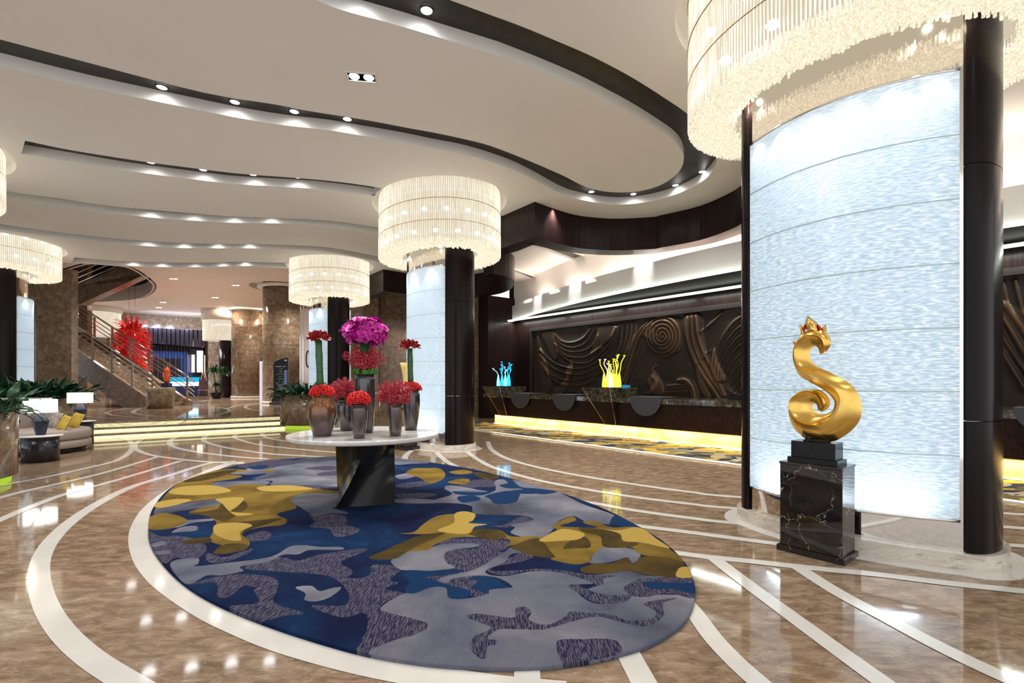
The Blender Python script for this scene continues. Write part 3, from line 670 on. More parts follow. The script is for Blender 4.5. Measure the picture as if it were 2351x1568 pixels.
# glass vase clusters
def glowglass(name, col, s):
    m, nt, b = nodes(name); b.inputs['Base Color'].default_value = rgb(col); b.inputs['Roughness'].default_value = .08; b.inputs['Emission Color'].default_value = rgb(col); b.inputs['Emission Strength'].default_value = s; b.inputs['Coat Weight'].default_value = .5; return m
def cluster(px0, px1, pyb, cols, lb, seed):
    q = random.Random(seed); sm_ = on_wall((px0+px1)/2, pyb, 2.5)[0]; cx_, cy_ = Wp(sm_, 2.5)
    t = empty('glass_sculpture', (cx_, cy_, 1.19)); tag(t, lb, 'glass sculpture', 'glowing glass sculptures on the desk')
    n = 11
    MB().lathe([(.28, 0), (.28, .01)], 24).build('base_plate', M['black'], t)
    for i in range(n):
        a = 2*math.pi*i/n+.3; r = .2 if i % 2 else .1; x, y = r*math.cos(a), r*math.sin(a); hh = q.uniform(.48, .78)
        pr = [(.045, .005), (.055, .04), (.048, .15), (.026, .3), (.013, .36)]
        b = MB().lathe(pr, 12, (x, y, 0)); p = []; w_ = q.uniform(.02, .05); ph = q.uniform(0, 6)
        for k in range(16):
            f = k/15; p.append((x+w_*math.sin(ph+f*6)*f+.12*f*math.cos(a)*(i % 2), y+.12*f*math.sin(a)*(i % 2), .35+f*(hh-.35)))
        b.tube(p, .010, 7); e = p[-1]; b.lathe([(.01, 0), (.014, .01), (.034, .025), (.036, .03), (.012, .022)], 10, e, False)
        b.build('glass_stem', cols[i % len(cols)], t)
gb = glowglass('blue_glass', (.02, .5, 1), .9); gy = glowglass('yellow_glass', (.85, .85, .05), .75); gw = glowglass('pink_white_glass', (1, .85, .75), 1.0); gc = glowglass('pale_blue_glass', (.3, .85, 1), 1.0)  # emission put into the glass stands in for light from below
cluster(1136, 1182, 887, [gb, gb, gc], 'cluster of curling bright blue glass vases on the far counter', 3)
cluster(1376, 1436, 889, [gy, gy, gy, gw], 'cluster of curling yellow and white glass vases on the middle counter', 5)
s_ = on_wall(1438, 885, 2.5)[0]; x, y = Wp(s_, 2.5); t = MB().box((0, 0, .035), (.16, .1, .07)).build('tissue_box', pm('blue_card', (.02, .3, .6), .4), loc=(x, y, 1.19)); t.rotation_euler = (0, 0, RZ); tag(t, 'small blue box beside the yellow glass vases', 'box')
s_ = on_wall(1427, 885, 2.6)[0]; x, y = Wp(s_, 2.6); t = MB().box((0, 0, .008), (.22, .14, .016)).build('leaflet_pile', pm('blue_paper', (.03, .35, .7), .4), loc=(x, y, 1.19)); t.rotation_euler = (0, 0, RZ); tag(t, 'flat pile of blue leaflets at the foot of the yellow vases', 'leaflets')
# ================================================================ RUG
c2 = lambda L: [(300+x/2.861, 1020+y/2.861) for x, y in L]
c3 = lambda L: [(950+x/2.861, 1020+y/2.861) for x, y in L]
LAY = {'H': [c2(q) for q in [
 [(110,590),(200,620),(300,615),(430,640),(500,700),(420,780),(300,760),(220,800),(120,700)], [(500,730),(620,760),(700,730),(800,700),(760,740),(620,790),(510,790)],
 [(740,830),(900,770),(1000,760),(1100,780),(1250,740),(1520,700),(1540,720),(1380,790),(1460,850),(1430,900),(1570,880),(1590,810),(1780,830),(1700,910),(1760,930),(1670,970),(1800,1000),(1690,1050),(1650,1110),(1950,1200),(1880,1270),(1740,1310),(1600,1400),(1480,1380),(1550,1250),(1540,1130),(1380,1160),(1180,1080),(1400,1080),(1430,1000),(1340,900),(1200,870),(900,850)],
 [(390,940),(560,890),(760,870),(950,900),(950,970),(820,960),(740,950),(650,1020),(570,1020),(560,930)], [(640,1090),(840,1060),(810,970),(960,960),(940,1060),(1140,1130),(1000,1150),(820,1190)],
 [(1180,470),(1400,480),(1420,540),(1500,570),(1480,600),(1350,625),(1300,570),(1180,555),(1210,520)], [(740,630),(850,585),(920,600),(900,640),(780,650)],
 [(250,300),(370,280),(370,300),(300,310)], [(1740,280),(1880,255),(1880,285),(1800,300)], [(1740,340),(1960,330),(2000,350),(1800,370)]]]+[c3(q) for q in [
 [(140,660),(300,635),(600,645),(620,690),(560,725),(640,715),(500,790),(400,845),(280,840),(200,800),(205,720),(410,700),(400,670),(250,675)],
 [(480,850),(520,800),(640,760),(740,700),(790,750),(700,790),(540,820),(520,850),(700,845),(820,835),(1000,850),(1200,880),(1260,860),(1340,870),(1330,910),(1240,930),(1240,980),(1150,980),(1180,930),(1000,870),(760,850),(600,880)],
 [(70,890),(200,880),(400,840),(500,880),(560,960),(500,1005),(400,1025),(260,960),(100,900)], [(500,550),(600,540),(700,488),(785,515),(700,545),(600,560)], [(360,250),(480,240),(560,260),(540,290),(420,290),(380,310),(480,320),(400,330),(300,290)],
 [(0,260),(120,250),(100,275),(0,290)]]],
'L': [c2(q) for q in [
 [(260,800),(330,770),(440,765),(445,800),(420,820),(600,800),(850,770),(960,740),(1040,690),(1130,678),(1250,690),(1380,690),(1385,710),(1180,710),(1100,740),(1000,742),(900,790),(720,820),(740,850),(600,880),(500,880),(380,940),(300,880)],
 [(1080,960),(1190,950),(1240,985),(1340,960),(1385,965),(1300,1030),(1200,1055),(1140,1040),(1150,1000)], [(265,595),(330,560),(430,550),(430,580),(330,590)], [(135,670),(220,650),(225,675),(140,690)], [(160,720),(260,715),(250,735),(170,740)],
 [(720,190),(860,140),(1000,130),(1200,90),(1370,75),(1600,85),(1600,300),(1375,300),(1100,280),(920,280),(930,250),(800,240),(900,200),(760,210)], [(530,265),(700,250),(900,250),(880,280),(700,300),(560,290)], [(640,200),(740,180),(790,180),(730,205)], [(570,300),(700,300),(830,320),(820,350),(730,340)],
 [(835,350),(1000,330),(1080,340),(1200,330),(1400,330),(1450,380),(1380,420),(1320,430),(1410,455),(1420,470),(1300,465),(1200,490),(1180,470),(1050,400),(860,415)],
 [(360,400),(560,375),(690,385),(600,410),(480,430),(330,450),(160,475),(190,420)], [(380,510),(560,500),(540,515),(400,530),(310,560),(230,550),(290,510)], [(1740,215),(1850,190),(1900,170),(1880,215),(1780,240)], [(1740,370),(1900,370),(2000,380),(1990,400),(1750,395)],
 [(1700,80),(1850,95),(1960,130),(1850,135),(1730,140)]]]+[c3(q) for q in [
 [(560,240),(700,250),(900,300),(1100,400),(1320,478),(1310,520),(1280,540),(1130,520),(1050,485),(950,520),(900,590),(800,635),(640,600),(665,560),(640,540),(785,515),(700,480),(410,470),(380,420),(280,400),(100,390),(250,340),(200,300),(250,280),(500,320),(540,290),(530,265)],
 [(120,690),(200,670),(410,668),(410,690),(220,720),(210,790),(270,830),(100,850),(0,845),(-90,840),(-150,780),(-60,720)],
 [(170,900),(400,840),(520,770),(600,720),(650,688),(750,695),(740,720),(640,740),(600,790),(490,835),(480,870),(600,885),(760,855),(900,855),(1000,870),(1180,930),(1100,940),(1010,950),(1090,960),(1080,1000),(1180,1065),(1300,1060),(1390,1010),(1520,1010),(1740,1010),(1850,1030),(1850,1120),(1760,1220),(1640,1310),(1400,1400),(1100,1470),(650,1510),(300,1500),(0,1460),(-300,1400),(-120,1310),(20,1270),(90,1200),(-160,1130),(-220,1100),(-140,1040),(-30,990),(120,960),(210,960),(230,1020),(340,1035),(480,1005),(520,960),(650,960),(560,900),(430,880),(260,900),(220,930)],
 [(1020,720),(1100,695),(1280,690),(1420,700),(1490,740),(1440,800),(1400,760),(1300,790),(1160,800),(1165,760),(1060,750)], [(1530,645),(1640,690),(1750,770),(1600,750),(1550,740),(1565,690)],
 [(1130,880),(1280,870),(1400,850),(1520,880),(1700,895),(1500,915),(1380,965),(1420,1010),(1260,1010),(1130,980),(1240,940),(1250,900),(1340,880)]]],
'H2': [c3(q) for q in [
 [(350,1160),(420,1135),(530,1150),(660,1160),(670,1100),(740,1090),(770,1130),(760,1180),(880,1210),(1000,1150),(1030,1120),(1150,1130),(1300,1140),(1400,1180),(1560,1170),(1590,1120),(1510,1070),(1600,1045),(1740,1030),(1640,1065),(1640,1150),(1560,1210),(1450,1215),(1250,1160),(1150,1160),(1000,1200),(850,1240),(700,1240),(560,1240),(480,1300),(545,1310),(540,1340),(480,1355),(480,1420),(440,1435),(380,1380),(380,1300),(480,1250),(500,1220)],
 [(935,1330),(1000,1305),(1130,1305),(1230,1300),(1340,1320),(1355,1400),(1150,1450),(990,1485)], [(1010,950),(1070,940),(1110,960),(1250,1010),(1420,1010),(1380,1060),(1200,1063),(1090,1000)], [(1380,960),(1450,920),(1510,900),(1850,900),(1850,1030),(1680,1000),(1520,1025),(1420,1010)]]]
 +[c2(q) for q in [[(700,150),(900,112),(1150,118),(1000,150),(850,172)], [(790,240),(900,222),(1000,205),(1030,210),(900,235)], [(1140,165),(1300,150),(1375,160),(1300,180)], [(1250,195),(1370,185),(1375,210),(1230,215)], [(850,355),(1000,338),(1080,340),(1000,370),(870,385)], [(930,300),(1100,280),(1375,290),(1375,300),(1100,300)]]],
'B2': [c3(q) for q in [[(1510,925),(1700,930),(1850,935),(1850,1005),(1700,970),(1560,970)], [(360,900),(440,885),(540,900),(600,950),(655,960),(500,975),(490,1003),(380,960),(420,920)],
 [(-70,870),(0,845),(160,865),(80,895),(200,935),(370,985),(340,1033),(230,1030),(215,965),(120,958),(0,1000),(-60,985),(-30,920)], [(570,228),(640,240),(700,290),(800,300),(940,320),(850,340),(740,320),(700,300),(620,300),(560,280),(620,262)],
 [(470,350),(600,318),(690,325),(690,360),(660,395),(540,405),(500,370)], [(1320,480),(1400,510),(1480,550),(1400,572),(1370,560),(1330,530),(1285,540)], [(260,320),(440,325),(540,310),(450,345),(300,342)], [(290,355),(400,350),(440,375),(340,395),(300,385)],[(640,315),(740,310),(800,335),(700,335)]]]
 +[c2(q) for q in [[(600,225),(700,215),(680,230),(610,232)], [(850,418),(960,400),(950,430),(880,448)], [(780,155),(900,145),(880,170),(800,172)]]],
'G': [c2(q) for q in [
 [(160,440),(240,330),(330,255),(450,198),(620,170),(780,180),(640,205),(730,215),(690,235),(530,262),(600,292),(740,270),(900,280),(1150,295),(1360,318),(1370,335),(1150,332),(1050,372),(1090,430),(960,470),(1028,510),(990,545),(850,560),(730,600),(780,650),(770,690),(700,722),(570,728),(620,690),(520,650),(540,590),(560,520),(470,470),(380,460),(470,430),(600,405),(690,385),(560,372),(370,395),(220,415)],
 [(120,570),(115,500),(200,465),(310,480),(372,515),(330,545),(230,572)], [(860,178),(940,175),(930,190),(870,190)], [(1810,200),(1850,168),(1940,165),(2020,165),(2060,190),(2060,230),(1990,265),(1940,262),(1900,230)]]]+[c3(q) for q in [
 [(-110,600),(0,590),(60,540),(150,485),(270,470),(300,500),(280,540),(200,590),(60,605)],
 [(-200,740),(-120,680),(0,645),(200,580),(400,572),(560,578),(640,620),(820,620),(880,640),(940,575),(905,560),(960,520),(1040,487),(1067,510),(1020,530),(960,552),(1100,560),(1210,560),(1125,535),(1120,518),(1200,520),(1300,560),(1480,560),(1600,640),(1700,720),(1780,790),(1500,742),(1420,692),(1250,690),(1165,760),(1160,790),(1050,807),(900,772),(920,750),(760,690),(640,680),(480,747),(600,690),(620,640),(400,625),(250,632),(130,680),(90,712),(-20,720)],
 [(230,190),(330,175),(392,195),(300,207)], [(225,255),(300,235),(367,240),(340,272),(250,267)]]],
'O': [c2(q) for q in [[(545,730),(600,680),(700,665),(775,682),(700,722),(600,737)], [(370,470),(560,440),(600,400),(720,375),(770,420),(700,480),(620,530),(800,515),(1000,500),(830,560),(730,592),(780,540),(640,530),(480,480)], [(330,652),(500,625),(530,655),(400,672)], [(340,255),(560,190),(700,180),(520,240)], [(-20+1900,620),(1990,600),(2080,590),(1980,640),(1820,720),(1730,770),(1560,765),(1700,700)]]]+[c3(q) for q in [
 [(1090,560),(1250,575),(1350,600),(1370,650),(1480,662),(1420,692),(1250,690),(1225,620),(1110,590)], [(1100,830),(1200,800),(1300,798),(1400,758),(1440,805),(1520,750),(1760,785),(1750,890),(1600,885),(1500,870),(1400,850),(1250,870),(1120,862)],
 [(640,690),(760,640),(830,638),(900,720),(925,762),(800,752),(700,722)], [(300,592),(420,570),(550,578),(610,625),(500,642),(350,604)], [(980,700),(1040,640),(1130,625),(1160,690),(1050,700)], [(400,192),(500,205),(565,222),(500,243),(420,222)]]],
'GB': [c2(q) for q in [[(560,370),(740,362),(700,420),(660,455),(810,468),(700,482),(640,445),(600,400)], [(560,540),(700,528),(800,545),(720,590),(725,645),(640,642),(550,600)], [(840,290),(1030,278),(1200,302),(1000,320),(860,315)], [(250,330),(330,290),(540,280),(660,320),(420,345)], [(150,400),(300,370),(400,380),(200,430)]]]+[c3(q) for q in [
 [(1745,830),(1812,828),(1835,890),(1725,890)], [(262,530),(268,470),(330,453),(403,470),(390,512),(360,530),(483,540),(400,556),(350,603),(155,582)], [(1200,560),(1330,580),(1480,560),(1600,640),(1680,700),(1500,660),(1380,650),(1350,600)], [(930,585),(1000,570),(1120,600),(1080,640),(960,650),(840,655),(835,635)]]],
}
rw = np.array(rug_w); cen = np.array([-.95, 4.9]); nth, nr = len(rw)*6, 170
rb = np.array(cr(rug_w, 6, True)); nth = len(rb)
rr = np.linspace(0, 1, nr)**.75; rr[0] = 1e-5
G = cen[None, None]+rr[:, None, None]*(rb[None]-cen[None, None]); pts = G.reshape(-1, 2)
attrs = {}
for k, Ls in LAY.items():
    a = np.full(len(pts), -1.0)
    for L in Ls:
        c = np.array(cr([P(*q) for q in L], 4, True)); lo = c.min(0)-.15; hi = c.max(0)+.15
        m_ = ((pts > lo) & (pts < hi)).all(1)
        if m_.any(): a[m_] = np.maximum(a[m_], sdpoly(pts[m_], c))
    attrs['rug_'+k] = a
def rugmat(name, use_attr):
    m, nt, b = nodes(name); v = coords(nt); b.inputs['Roughness'].default_value = .95; b.inputs['Specular IOR Level'].default_value = .1
    big = noise(nt, v, 1.7, 3, .5, .8); fine = noise(nt, v, 160, 2)
    blue = ramp(nt, noise(nt, v, 1.5, 5, .6, .5), [(.34, (.003, .004, .028)), (.46, (.003, .010, .045)), (.58, (.003, .02, .068)), (.72, (.006, .042, .125))])
    grey = ramp(nt, noise(nt, v, 1.1, 4, .55, .3), [(.32, (.045, .045, .058)), (.45, (.095, .105, .15)), (.56, (.15, .15, .18)), (.7, (.25, .25, .3))])
    sv = coords(nt, (150, 14, 1), (0, 0, .75)); st = noise(nt, sv, 1, 3, .7)
    hat = ramp(nt, st, [(.45, (.012, .010, .045)), (.6, (.12, .115, .145))])
    gold = ramp(nt, noise(nt, v, 2.2, 4), [(.35, (.105, .065, .012)), (.6, (.2, .13, .024))])
    olive = ramp(nt, noise(nt, v, 2.5, 4), [(.35, (.035, .024, .007)), (.65, (.085, .055, .012))])
    gb_ = (.38, .26, .06)
    if use_attr:
        def msk(k):
            at = N(nt, 'ShaderNodeAttribute', attribute_name='rug_'+k); gt = N(nt, 'ShaderNodeMath', operation='GREATER_THAN'); gt.inputs[1].default_value = 0
            ad = N(nt, 'ShaderNodeMath', operation='MULTIPLY_ADD'); nt.links.new(noise(nt, v, 60, 2), ad.inputs[0]); ad.inputs[1].default_value = .012; nt.links.new(at.outputs['Fac'], ad.inputs[2])
            nt.links.new(ad.outputs[0], gt.inputs[0]); gt.inputs[1].default_value = .006; return gt.outputs[0]
        col = blue
        for k, c in (('H', hat), ('L', grey), ('H2', hat), ('B2', (.004, .026, .085)), ('G', gold), ('O', olive), ('GB', gb_)): col = mixc(nt, msk(k), col, c)
    else:
        vv = coords(nt, (.8, 1.6, 1), (0, 0, RZ)); a = noise(nt, vv, .9, 2, .5, 1.5); c_ = noise(nt, vv, 1.3, 2, .5, 1.8, 0)
        m1 = ramp(nt, a, [(0, 0), (.5, 1)], 'CONSTANT'); vv2 = coords(nt, (.8, 1.6, 1), (.4, .2, RZ)); m2 = ramp(nt, noise(nt, vv2, 1.2, 2, .5, 1.2), [(0, 0), (.53, 1)], 'CONSTANT'); m3 = ramp(nt, noise(nt, coords(nt, (.8, 1.6, 1), (1, .8, RZ)), 1.6, 2, .5, 1.2), [(0, 0), (.56, 1)], 'CONSTANT')
        col = mixc(nt, m1, (.02, .035, .07), (.42, .38, .3)); col = mixc(nt, m2, col, (.5, .34, .06)); col = mixc(nt, m3, col, (.14, .11, .05))
    col = mixc(nt, .35, col, mixc(nt, 1.0, col, ramp(nt, fine, [(.3, .45), (.7, 1.5)]), 'MULTIPLY'))
    nt.links.new(col, b.inputs['Base Color']); b.inputs['Sheen Weight'].default_value = .0; b.inputs['Sheen Roughness'].default_value = .5
    bump(nt, b, fine, .5, .006); return m
M['rug'] = rugmat('camouflage_pile_rug', True); M['rug2'] = rugmat('camouflage_pile_carpet', False)
Z = np.full(len(pts), .02)
V = np.concatenate([np.c_[pts, Z], np.c_[rb*1.0, np.full(nth, .002)], [[cen[0], cen[1], .02]]])
i, j = np.meshgrid(np.arange(nr-1), np.arange(nth), indexing='ij'); i = i.ravel(); j = j.ravel(); j2 = (j+1) % nth
Fq = np.stack([i*nth+j, i*nth+j2, (i+1)*nth+j2, (i+1)*nth+j], 1)
jj = np.arange(nth); sk = np.stack([(nr-1)*nth+jj, (nr-1)*nth+(jj+1) % nth, nr*nth+(jj+1) % nth, nr*nth+jj], 1)
Fq = np.concatenate([Fq, sk])
for k in list(attrs): attrs[k] = np.concatenate([attrs[k], attrs[k][-nth:], [-1.0]])
m = npmesh('rug', V, Fq, M['rug'], True, attrs)
if m.polygons[0].normal.z < 0: m.flip_normals()
rug = link('rug', m); tag(rug, 'huge egg-shaped rug with blue, grey and gold camouflage pattern', 'rug')
cp = wq(9.6, -9.5, 2.42, 4.05)
cpt = MB().prism(cp, .001, .012, False).build('reception_carpet', M['rug2']); tag(cpt, 'narrow gold and grey camouflage carpet running in front of the reception desk', 'carpet')
struct(MB().prism(wq(9.6, -9.5, 4.05, 4.15), 0, .014, False).build('trim_70', M['inlay']))
# ================================================================ ROUND TABLE
TX, TY = -1.645, 5.53; TZ = .77
t = empty('round_table', (TX, TY, 0)); tag(t, 'round white marble table with a twisted black base standing on the rug', 'table')
o = MB().lathe([(.0, .72), (.80, .72), (.812, .727), (.82, .74), (.82, .762), (.814, .77), (.0, .77)], 96, cap=False).build('table_top', M['carrara'], t)
smooth_by_angle(o)
b = MB(); v = []; m_ = 40; nz_ = 40
for k in range(nz_+1):
    f = k/nz_; s_ = .30-.075*f+.03*math.sin(f*math.pi)*-.9; tw = math.radians(16+52*f)
    for q in range(m_):
        e = q*4/m_; side = int(e); g = e-side
        cs_ = [(-1, -1), (1, -1), (1, 1), (-1, 1)]; a_ = cs_[side]; d_ = cs_[(side+1) % 4]
        x = (a_[0]+(d_[0]-a_[0])*g)*s_; y = (a_[1]+(d_[1]-a_[1])*g)*s_
        dent = 1-.10*math.sin(math.pi*f)*math.sin(math.pi*g); x *= dent; y *= dent
        v.append((x*math.cos(tw)-y*math.sin(tw), x*math.sin(tw)+y*math.cos(tw), .02+f*.70))
b.add(v, [(k*m_+q, k*m_+(q+1) % m_, (k+1)*m_+(q+1) % m_, (k+1)*m_+q) for k in range(nz_) for q in range(m_)], True)
b.add([], [])
o = b.build('twisted_base', M['black'], t); smooth_by_angle(o, 30)
# vases
def ceramic(name, c1, c2_, metal):
    m, nt, b = nodes(name); v = coords(nt, (1, 1, .25)); sep = N(nt, 'ShaderNodeSeparateXYZ'); nt.links.new(coords(nt), sep.inputs[0])
    ad = N(nt, 'ShaderNodeMath', operation='MULTIPLY_ADD'); nt.links.new(noise(nt, v, 26, 4), ad.inputs[0]); ad.inputs[1].default_value = .22; nt.links.new(sep.outputs[2], ad.inputs[2])
    nt.links.new(ramp(nt, ad.outputs[0], [(.28, c2_), (.42, c1)]), b.inputs['Base Color']); b.inputs['Metallic'].default_value = metal; b.inputs['Roughness'].default_value = .22; b.inputs['Coat Weight'].default_value = .3; return m
vm = [ceramic('bronze_glaze', (.24, .11, .05), (.1, .07, .065), .5), ceramic('pewter_glaze', (.12, .1, .1), (.13, .1, .1), .75), ceramic('dark_pewter_glaze', (.09, .09, .1), (.1, .09, .09), .8)]
def vase(px, py, prof, mat, lb):
    y = F*(CAMH-TZ)/(py-HORY); x = (px-CXP)*y/F
    t = empty('vase', (x, y, TZ)); tag(t, lb, 'vase', 'dark glazed vases on the marble table')
    r1, z1 = prof[-1]; pr = prof+[(r1*.86, z1-.004), (r1*.8, z1-.05)]
    MB().lathe(pr, 40, cap=True).build('body', mat, t)
    MB().lathe([(r1*.97, z1-.006), (r1*1.03, z1-.003), (r1*1.03, z1+.004), (r1*.95, z1+.006), (r1*.88, z1)], 40, cap=False).build('rim', mat, t)
    return x, y, TZ+z1
def prof(h, rs): return [(r, h*k/(len(rs)-1)) for k, r in enumerate(rs)]
V1 = vase(740, 1001, prof(.40, [.094, .1, .112, .124, .134, .141, .144, .143, .137, .12, .098])+[(.098, .43)], vm[0], 'large bulging bronze jar with a drippy glaze, leftmost on the marble table')
V2 = vase(825, 1006, prof(.335, [.057, .06, .066, .072, .078, .083, .085, .086]), vm[1], 'tapered pewter vase with a dome of red roses, at the front of the table')
V3 = vase(838, 993, prof(.66, [.09, .095, .1, .104, .108, .11, .111, .112, .112, .111, .106]), vm[2], 'tallest ribbed gunmetal vase in the middle, under the magenta orchids')
V4 = vase(797, 988, prof(.345, [.075, .085, .1, .112, .12, .123, .12, .105]), vm[2], 'dark rounded vase half hidden behind the bronze jar')
V5 = vase(908, 1001, prof(.335, [.058, .062, .067, .073, .078, .083, .085, .085]), vm[1], 'tapered pewter vase overflowing with red blossom, right of the table centre')
V6 = vase(943, 987, prof(.48, [.072, .078, .085, .093, .1, .105, .108, .108, .104, .09]), vm[2], 'tall dark vase with a green stalk column, rightmost on the table')
# flowers
M['rose'] = pm('red_rose_petals', (.75, .008, .008), .55, var=.35, vs=30, sub=0); M['dred'] = pm('dark_red_petals', (.3, .008, .008), .45, var=.5, vs=60)
M['berry'] = pm('crimson_blossom', (.42, .02, .045), .35)  # its ramp paints pale pink highlights into the petal colour
_nt = M['berry'].node_tree; _nt.links.new(ramp(_nt, noise(_nt, coords(_nt), 75, 2), [(.38, (.12, .003, .01)), (.5, (.5, .012, .035)), (.62, (.7, .06, .1)), (.72, (.95, .55, .55))]), _nt.nodes['Principled BSDF'].inputs['Base Color']); M['orchid'] = pm('magenta_orchid_petals', (.5, .008, .3), .4, var=.75, vs=22); M['orchid2'] = pm('orchid_lip', (.6, .03, .25), .4)
M['stem'] = pm('green_stems', (.03, .12, .035), .4, var=.4, vs=20, stretch=(8, 8, .5)); M['moss'] = pm('green_moss', (.05, .2, .02), .7, var=.5, vs=60, bmp=.5, bs=80); M['leaf'] = pm('dark_green_leaf', (.015, .075, .03), .3, var=.5, vs=9)
def rosemesh():
    b = MB(); q = random.Random(2)
    for ring, (n, r, h, til) in enumerate([(3, .006, .02, .1), (4, .012, .019, .35), (5, .019, .015, .7), (6, .026, .009, 1.1)]):
        for i in range(n):
            a = 2*math.pi*i/n+ring*.5; w = 2*math.pi/n*.75; vv = []
            for u in range(5):
                for k in range(4):
                    g = a+(u/4-.5)*w*2*.9; rr_ = r*(.35+.65*k/3)+.003*math.sin(k*1.4); z = h*(k/3)**.7*(1-.25*abs(u-2)/2)+(.004 if k < 3 else -.004*til)
                    vv.append((rr_*math.cos(g), rr_*math.sin(g), z))
            b.add(vv, [(u*4+k, (u+1)*4+k, (u+1)*4+k+1, u*4+k+1) for u in range(4) for k in range(3)], True)
    b.lathe([(.002, -.02), (.008, -.012), (.012, 0), (.004, .006)], 8, cap=False)
    return mesh('rose', b.v, b.f, M['rose'], smooth=True)
RM = rosemesh()
def petalflower(n, L, w, cup, mats, center):
    b = MB(); mi = []
    for i in range(n):
        a = 2*math.pi*i/n; vv = []
        for k in range(6):
            f = k/5; ww = w*math.sin(math.pi*(f*.88+.06))**.8
            for s_ in (-1, 0, 1):
                x = L*f; y = s_*ww; z = cup*f*f*L+abs(s_)*w*.25-(.25*L*f**4)
                vv.append((x*math.cos(a)-y*math.sin(a), x*math.sin(a)+y*math.cos(a), z))
        ff = [(k*3+s_, (k+1)*3+s_, (k+1)*3+s_+1, k*3+s_+1) for k in range(5) for s_ in range(2)]; b.add(vv, ff, True); mi += [0]*len(ff)
    n0 = len(b.f); b.lathe([(.001, 0), (center, .006), (center*.8, .014), (.001, .02)], 7, cap=False); mi += [1]*(len(b.f)-n0)
    return mesh('flower', b.v, b.f, mats, mi, True)
OM = petalflower(5, .042, .021, .25, [M['orchid'], M['orchid2']], .009); AM = petalflower(6, .05, .014, .9, [M['dred'], M['dred']], .006)
def orient(o, d, roll=0): o.rotation_mode = 'QUATERNION'; o.rotation_quaternion = Vector(d).to_track_quat('Z', 'Y') @ Matrix.Rotation(roll, 4, 'Z').to_quaternion()
def dome(name, lb, cx, cy, cz, r, h, n, me, part, sc=1, full=False, seed=1):
    t = empty(name, (cx, cy, cz)); tag(t, lb, 'flowers', 'flower arrangements on the marble table'); q = random.Random(seed)
    for i in range(n):
        f = (i+.5)/n; zc = 1-f*(1.6 if full else .98); a = i*2.39996; rs = math.sqrt(max(0, 1-zc*zc)); d = Vector((rs*math.cos(a), rs*math.sin(a), zc))
        k = q.uniform(.93, 1.04) if part != 'orchid' else q.uniform(.8, 1.15); o = D.objects.new(part, me); C.objects.link(o); o.parent = t
        o.location = (d.x*r*k, d.y*r*k, d.z*h*k); orient(o, Vector((d.x/r, d.y/r, d.z/h+.3))+(Vector((q.uniform(-3, 3), q.uniform(-3, 3), q.uniform(-2, 3))) if part == 'orchid' else Vector()), q.uniform(0, 6)); s_ = sc*q.uniform(.88, 1.12); o.scale = (s_, s_, s_)
    return t
def core(t, r, h, mat, name='leaf_core'):
    MB().lathe([(r*.3, -.02), (r*.8, 0), (r*.86, h*.3), (r*.65, h*.7), (r*.1, h*.92)], 20, cap=False).build(name, mat, t)
t = dome('rose_dome', 'dome of red roses on the large bronze jar at the left', V1[0], V1[1], V1[2]+.005, .125, .10, 42, RM, 'rose', 1.0, seed=1); core(t, .12, .09, M['dred'])
t = dome('rose_dome', 'dome of red roses on the front tapered vase', V2[0], V2[1], V2[2]+.02, .115, .115, 42, RM, 'rose', .95, seed=2); core(t, .108, .1, M['dred'])
t = dome('rose_dome', 'dome of red roses on the rightmost dark vase', V6[0], V6[1], V6[2]-.0, .12, .085, 38, RM, 'rose', 1.0, seed=3); core(t, .11, .075, M['dred'])
def stalk(cx, cy, z0, z1, lean, r, lb1, seed):
    t = empty('amaryllis_bundle', (cx, cy, z0)); tag(t, lb1, 'flowers', 'amaryllis bundles'); q = random.Random(seed)
    MB().tube([(lean*k/6, 0, (z1-z0)*k/6) for k in range(7)], [r*(1+.06*math.sin(k*2)) for k in range(7)], 14).build('wrapped_stems', M['stem'], t)
    for k in range(1, 6): MB().tube([(lean*k/6+(r+.0015)*math.cos(g), (r+.0015)*math.sin(g), (z1-z0)*k/6+.004*math.sin(g*2)) for g in [2*math.pi*i/16 for i in range(16)]], .0015, 4, close=True).build('binding', M['leaf'], t)
    for i in range(16):
        f = (i+.5)/16; a = i*2.4; zc = 1-f*1.05; rs = math.sqrt(max(0, 1-zc*zc)); o = D.objects.new('amaryllis', AM); C.objects.link(o); o.parent = t
        o.location = (lean+rs*math.cos(a)*.075, rs*math.sin(a)*.075, z1-z0+.02+zc*.035); orient(o, (rs*math.cos(a), rs*math.sin(a), zc+.35), q.uniform(0, 6)); o.scale = [q.uniform(1.0, 1.3)]*3
stalk(V1[0]-.02, V1[1], V1[2]+.08, V1[2]+.08+.50, -.02, .035, 'green bound stalk with dark red amaryllis rising from the leftmost jar', 1)
stalk(V6[0]+.0, V6[1], V6[2]+.06, V6[2]+.06+.43, -.01, .032, 'green bound stalk with dark red amaryllis rising from the rightmost vase', 2)
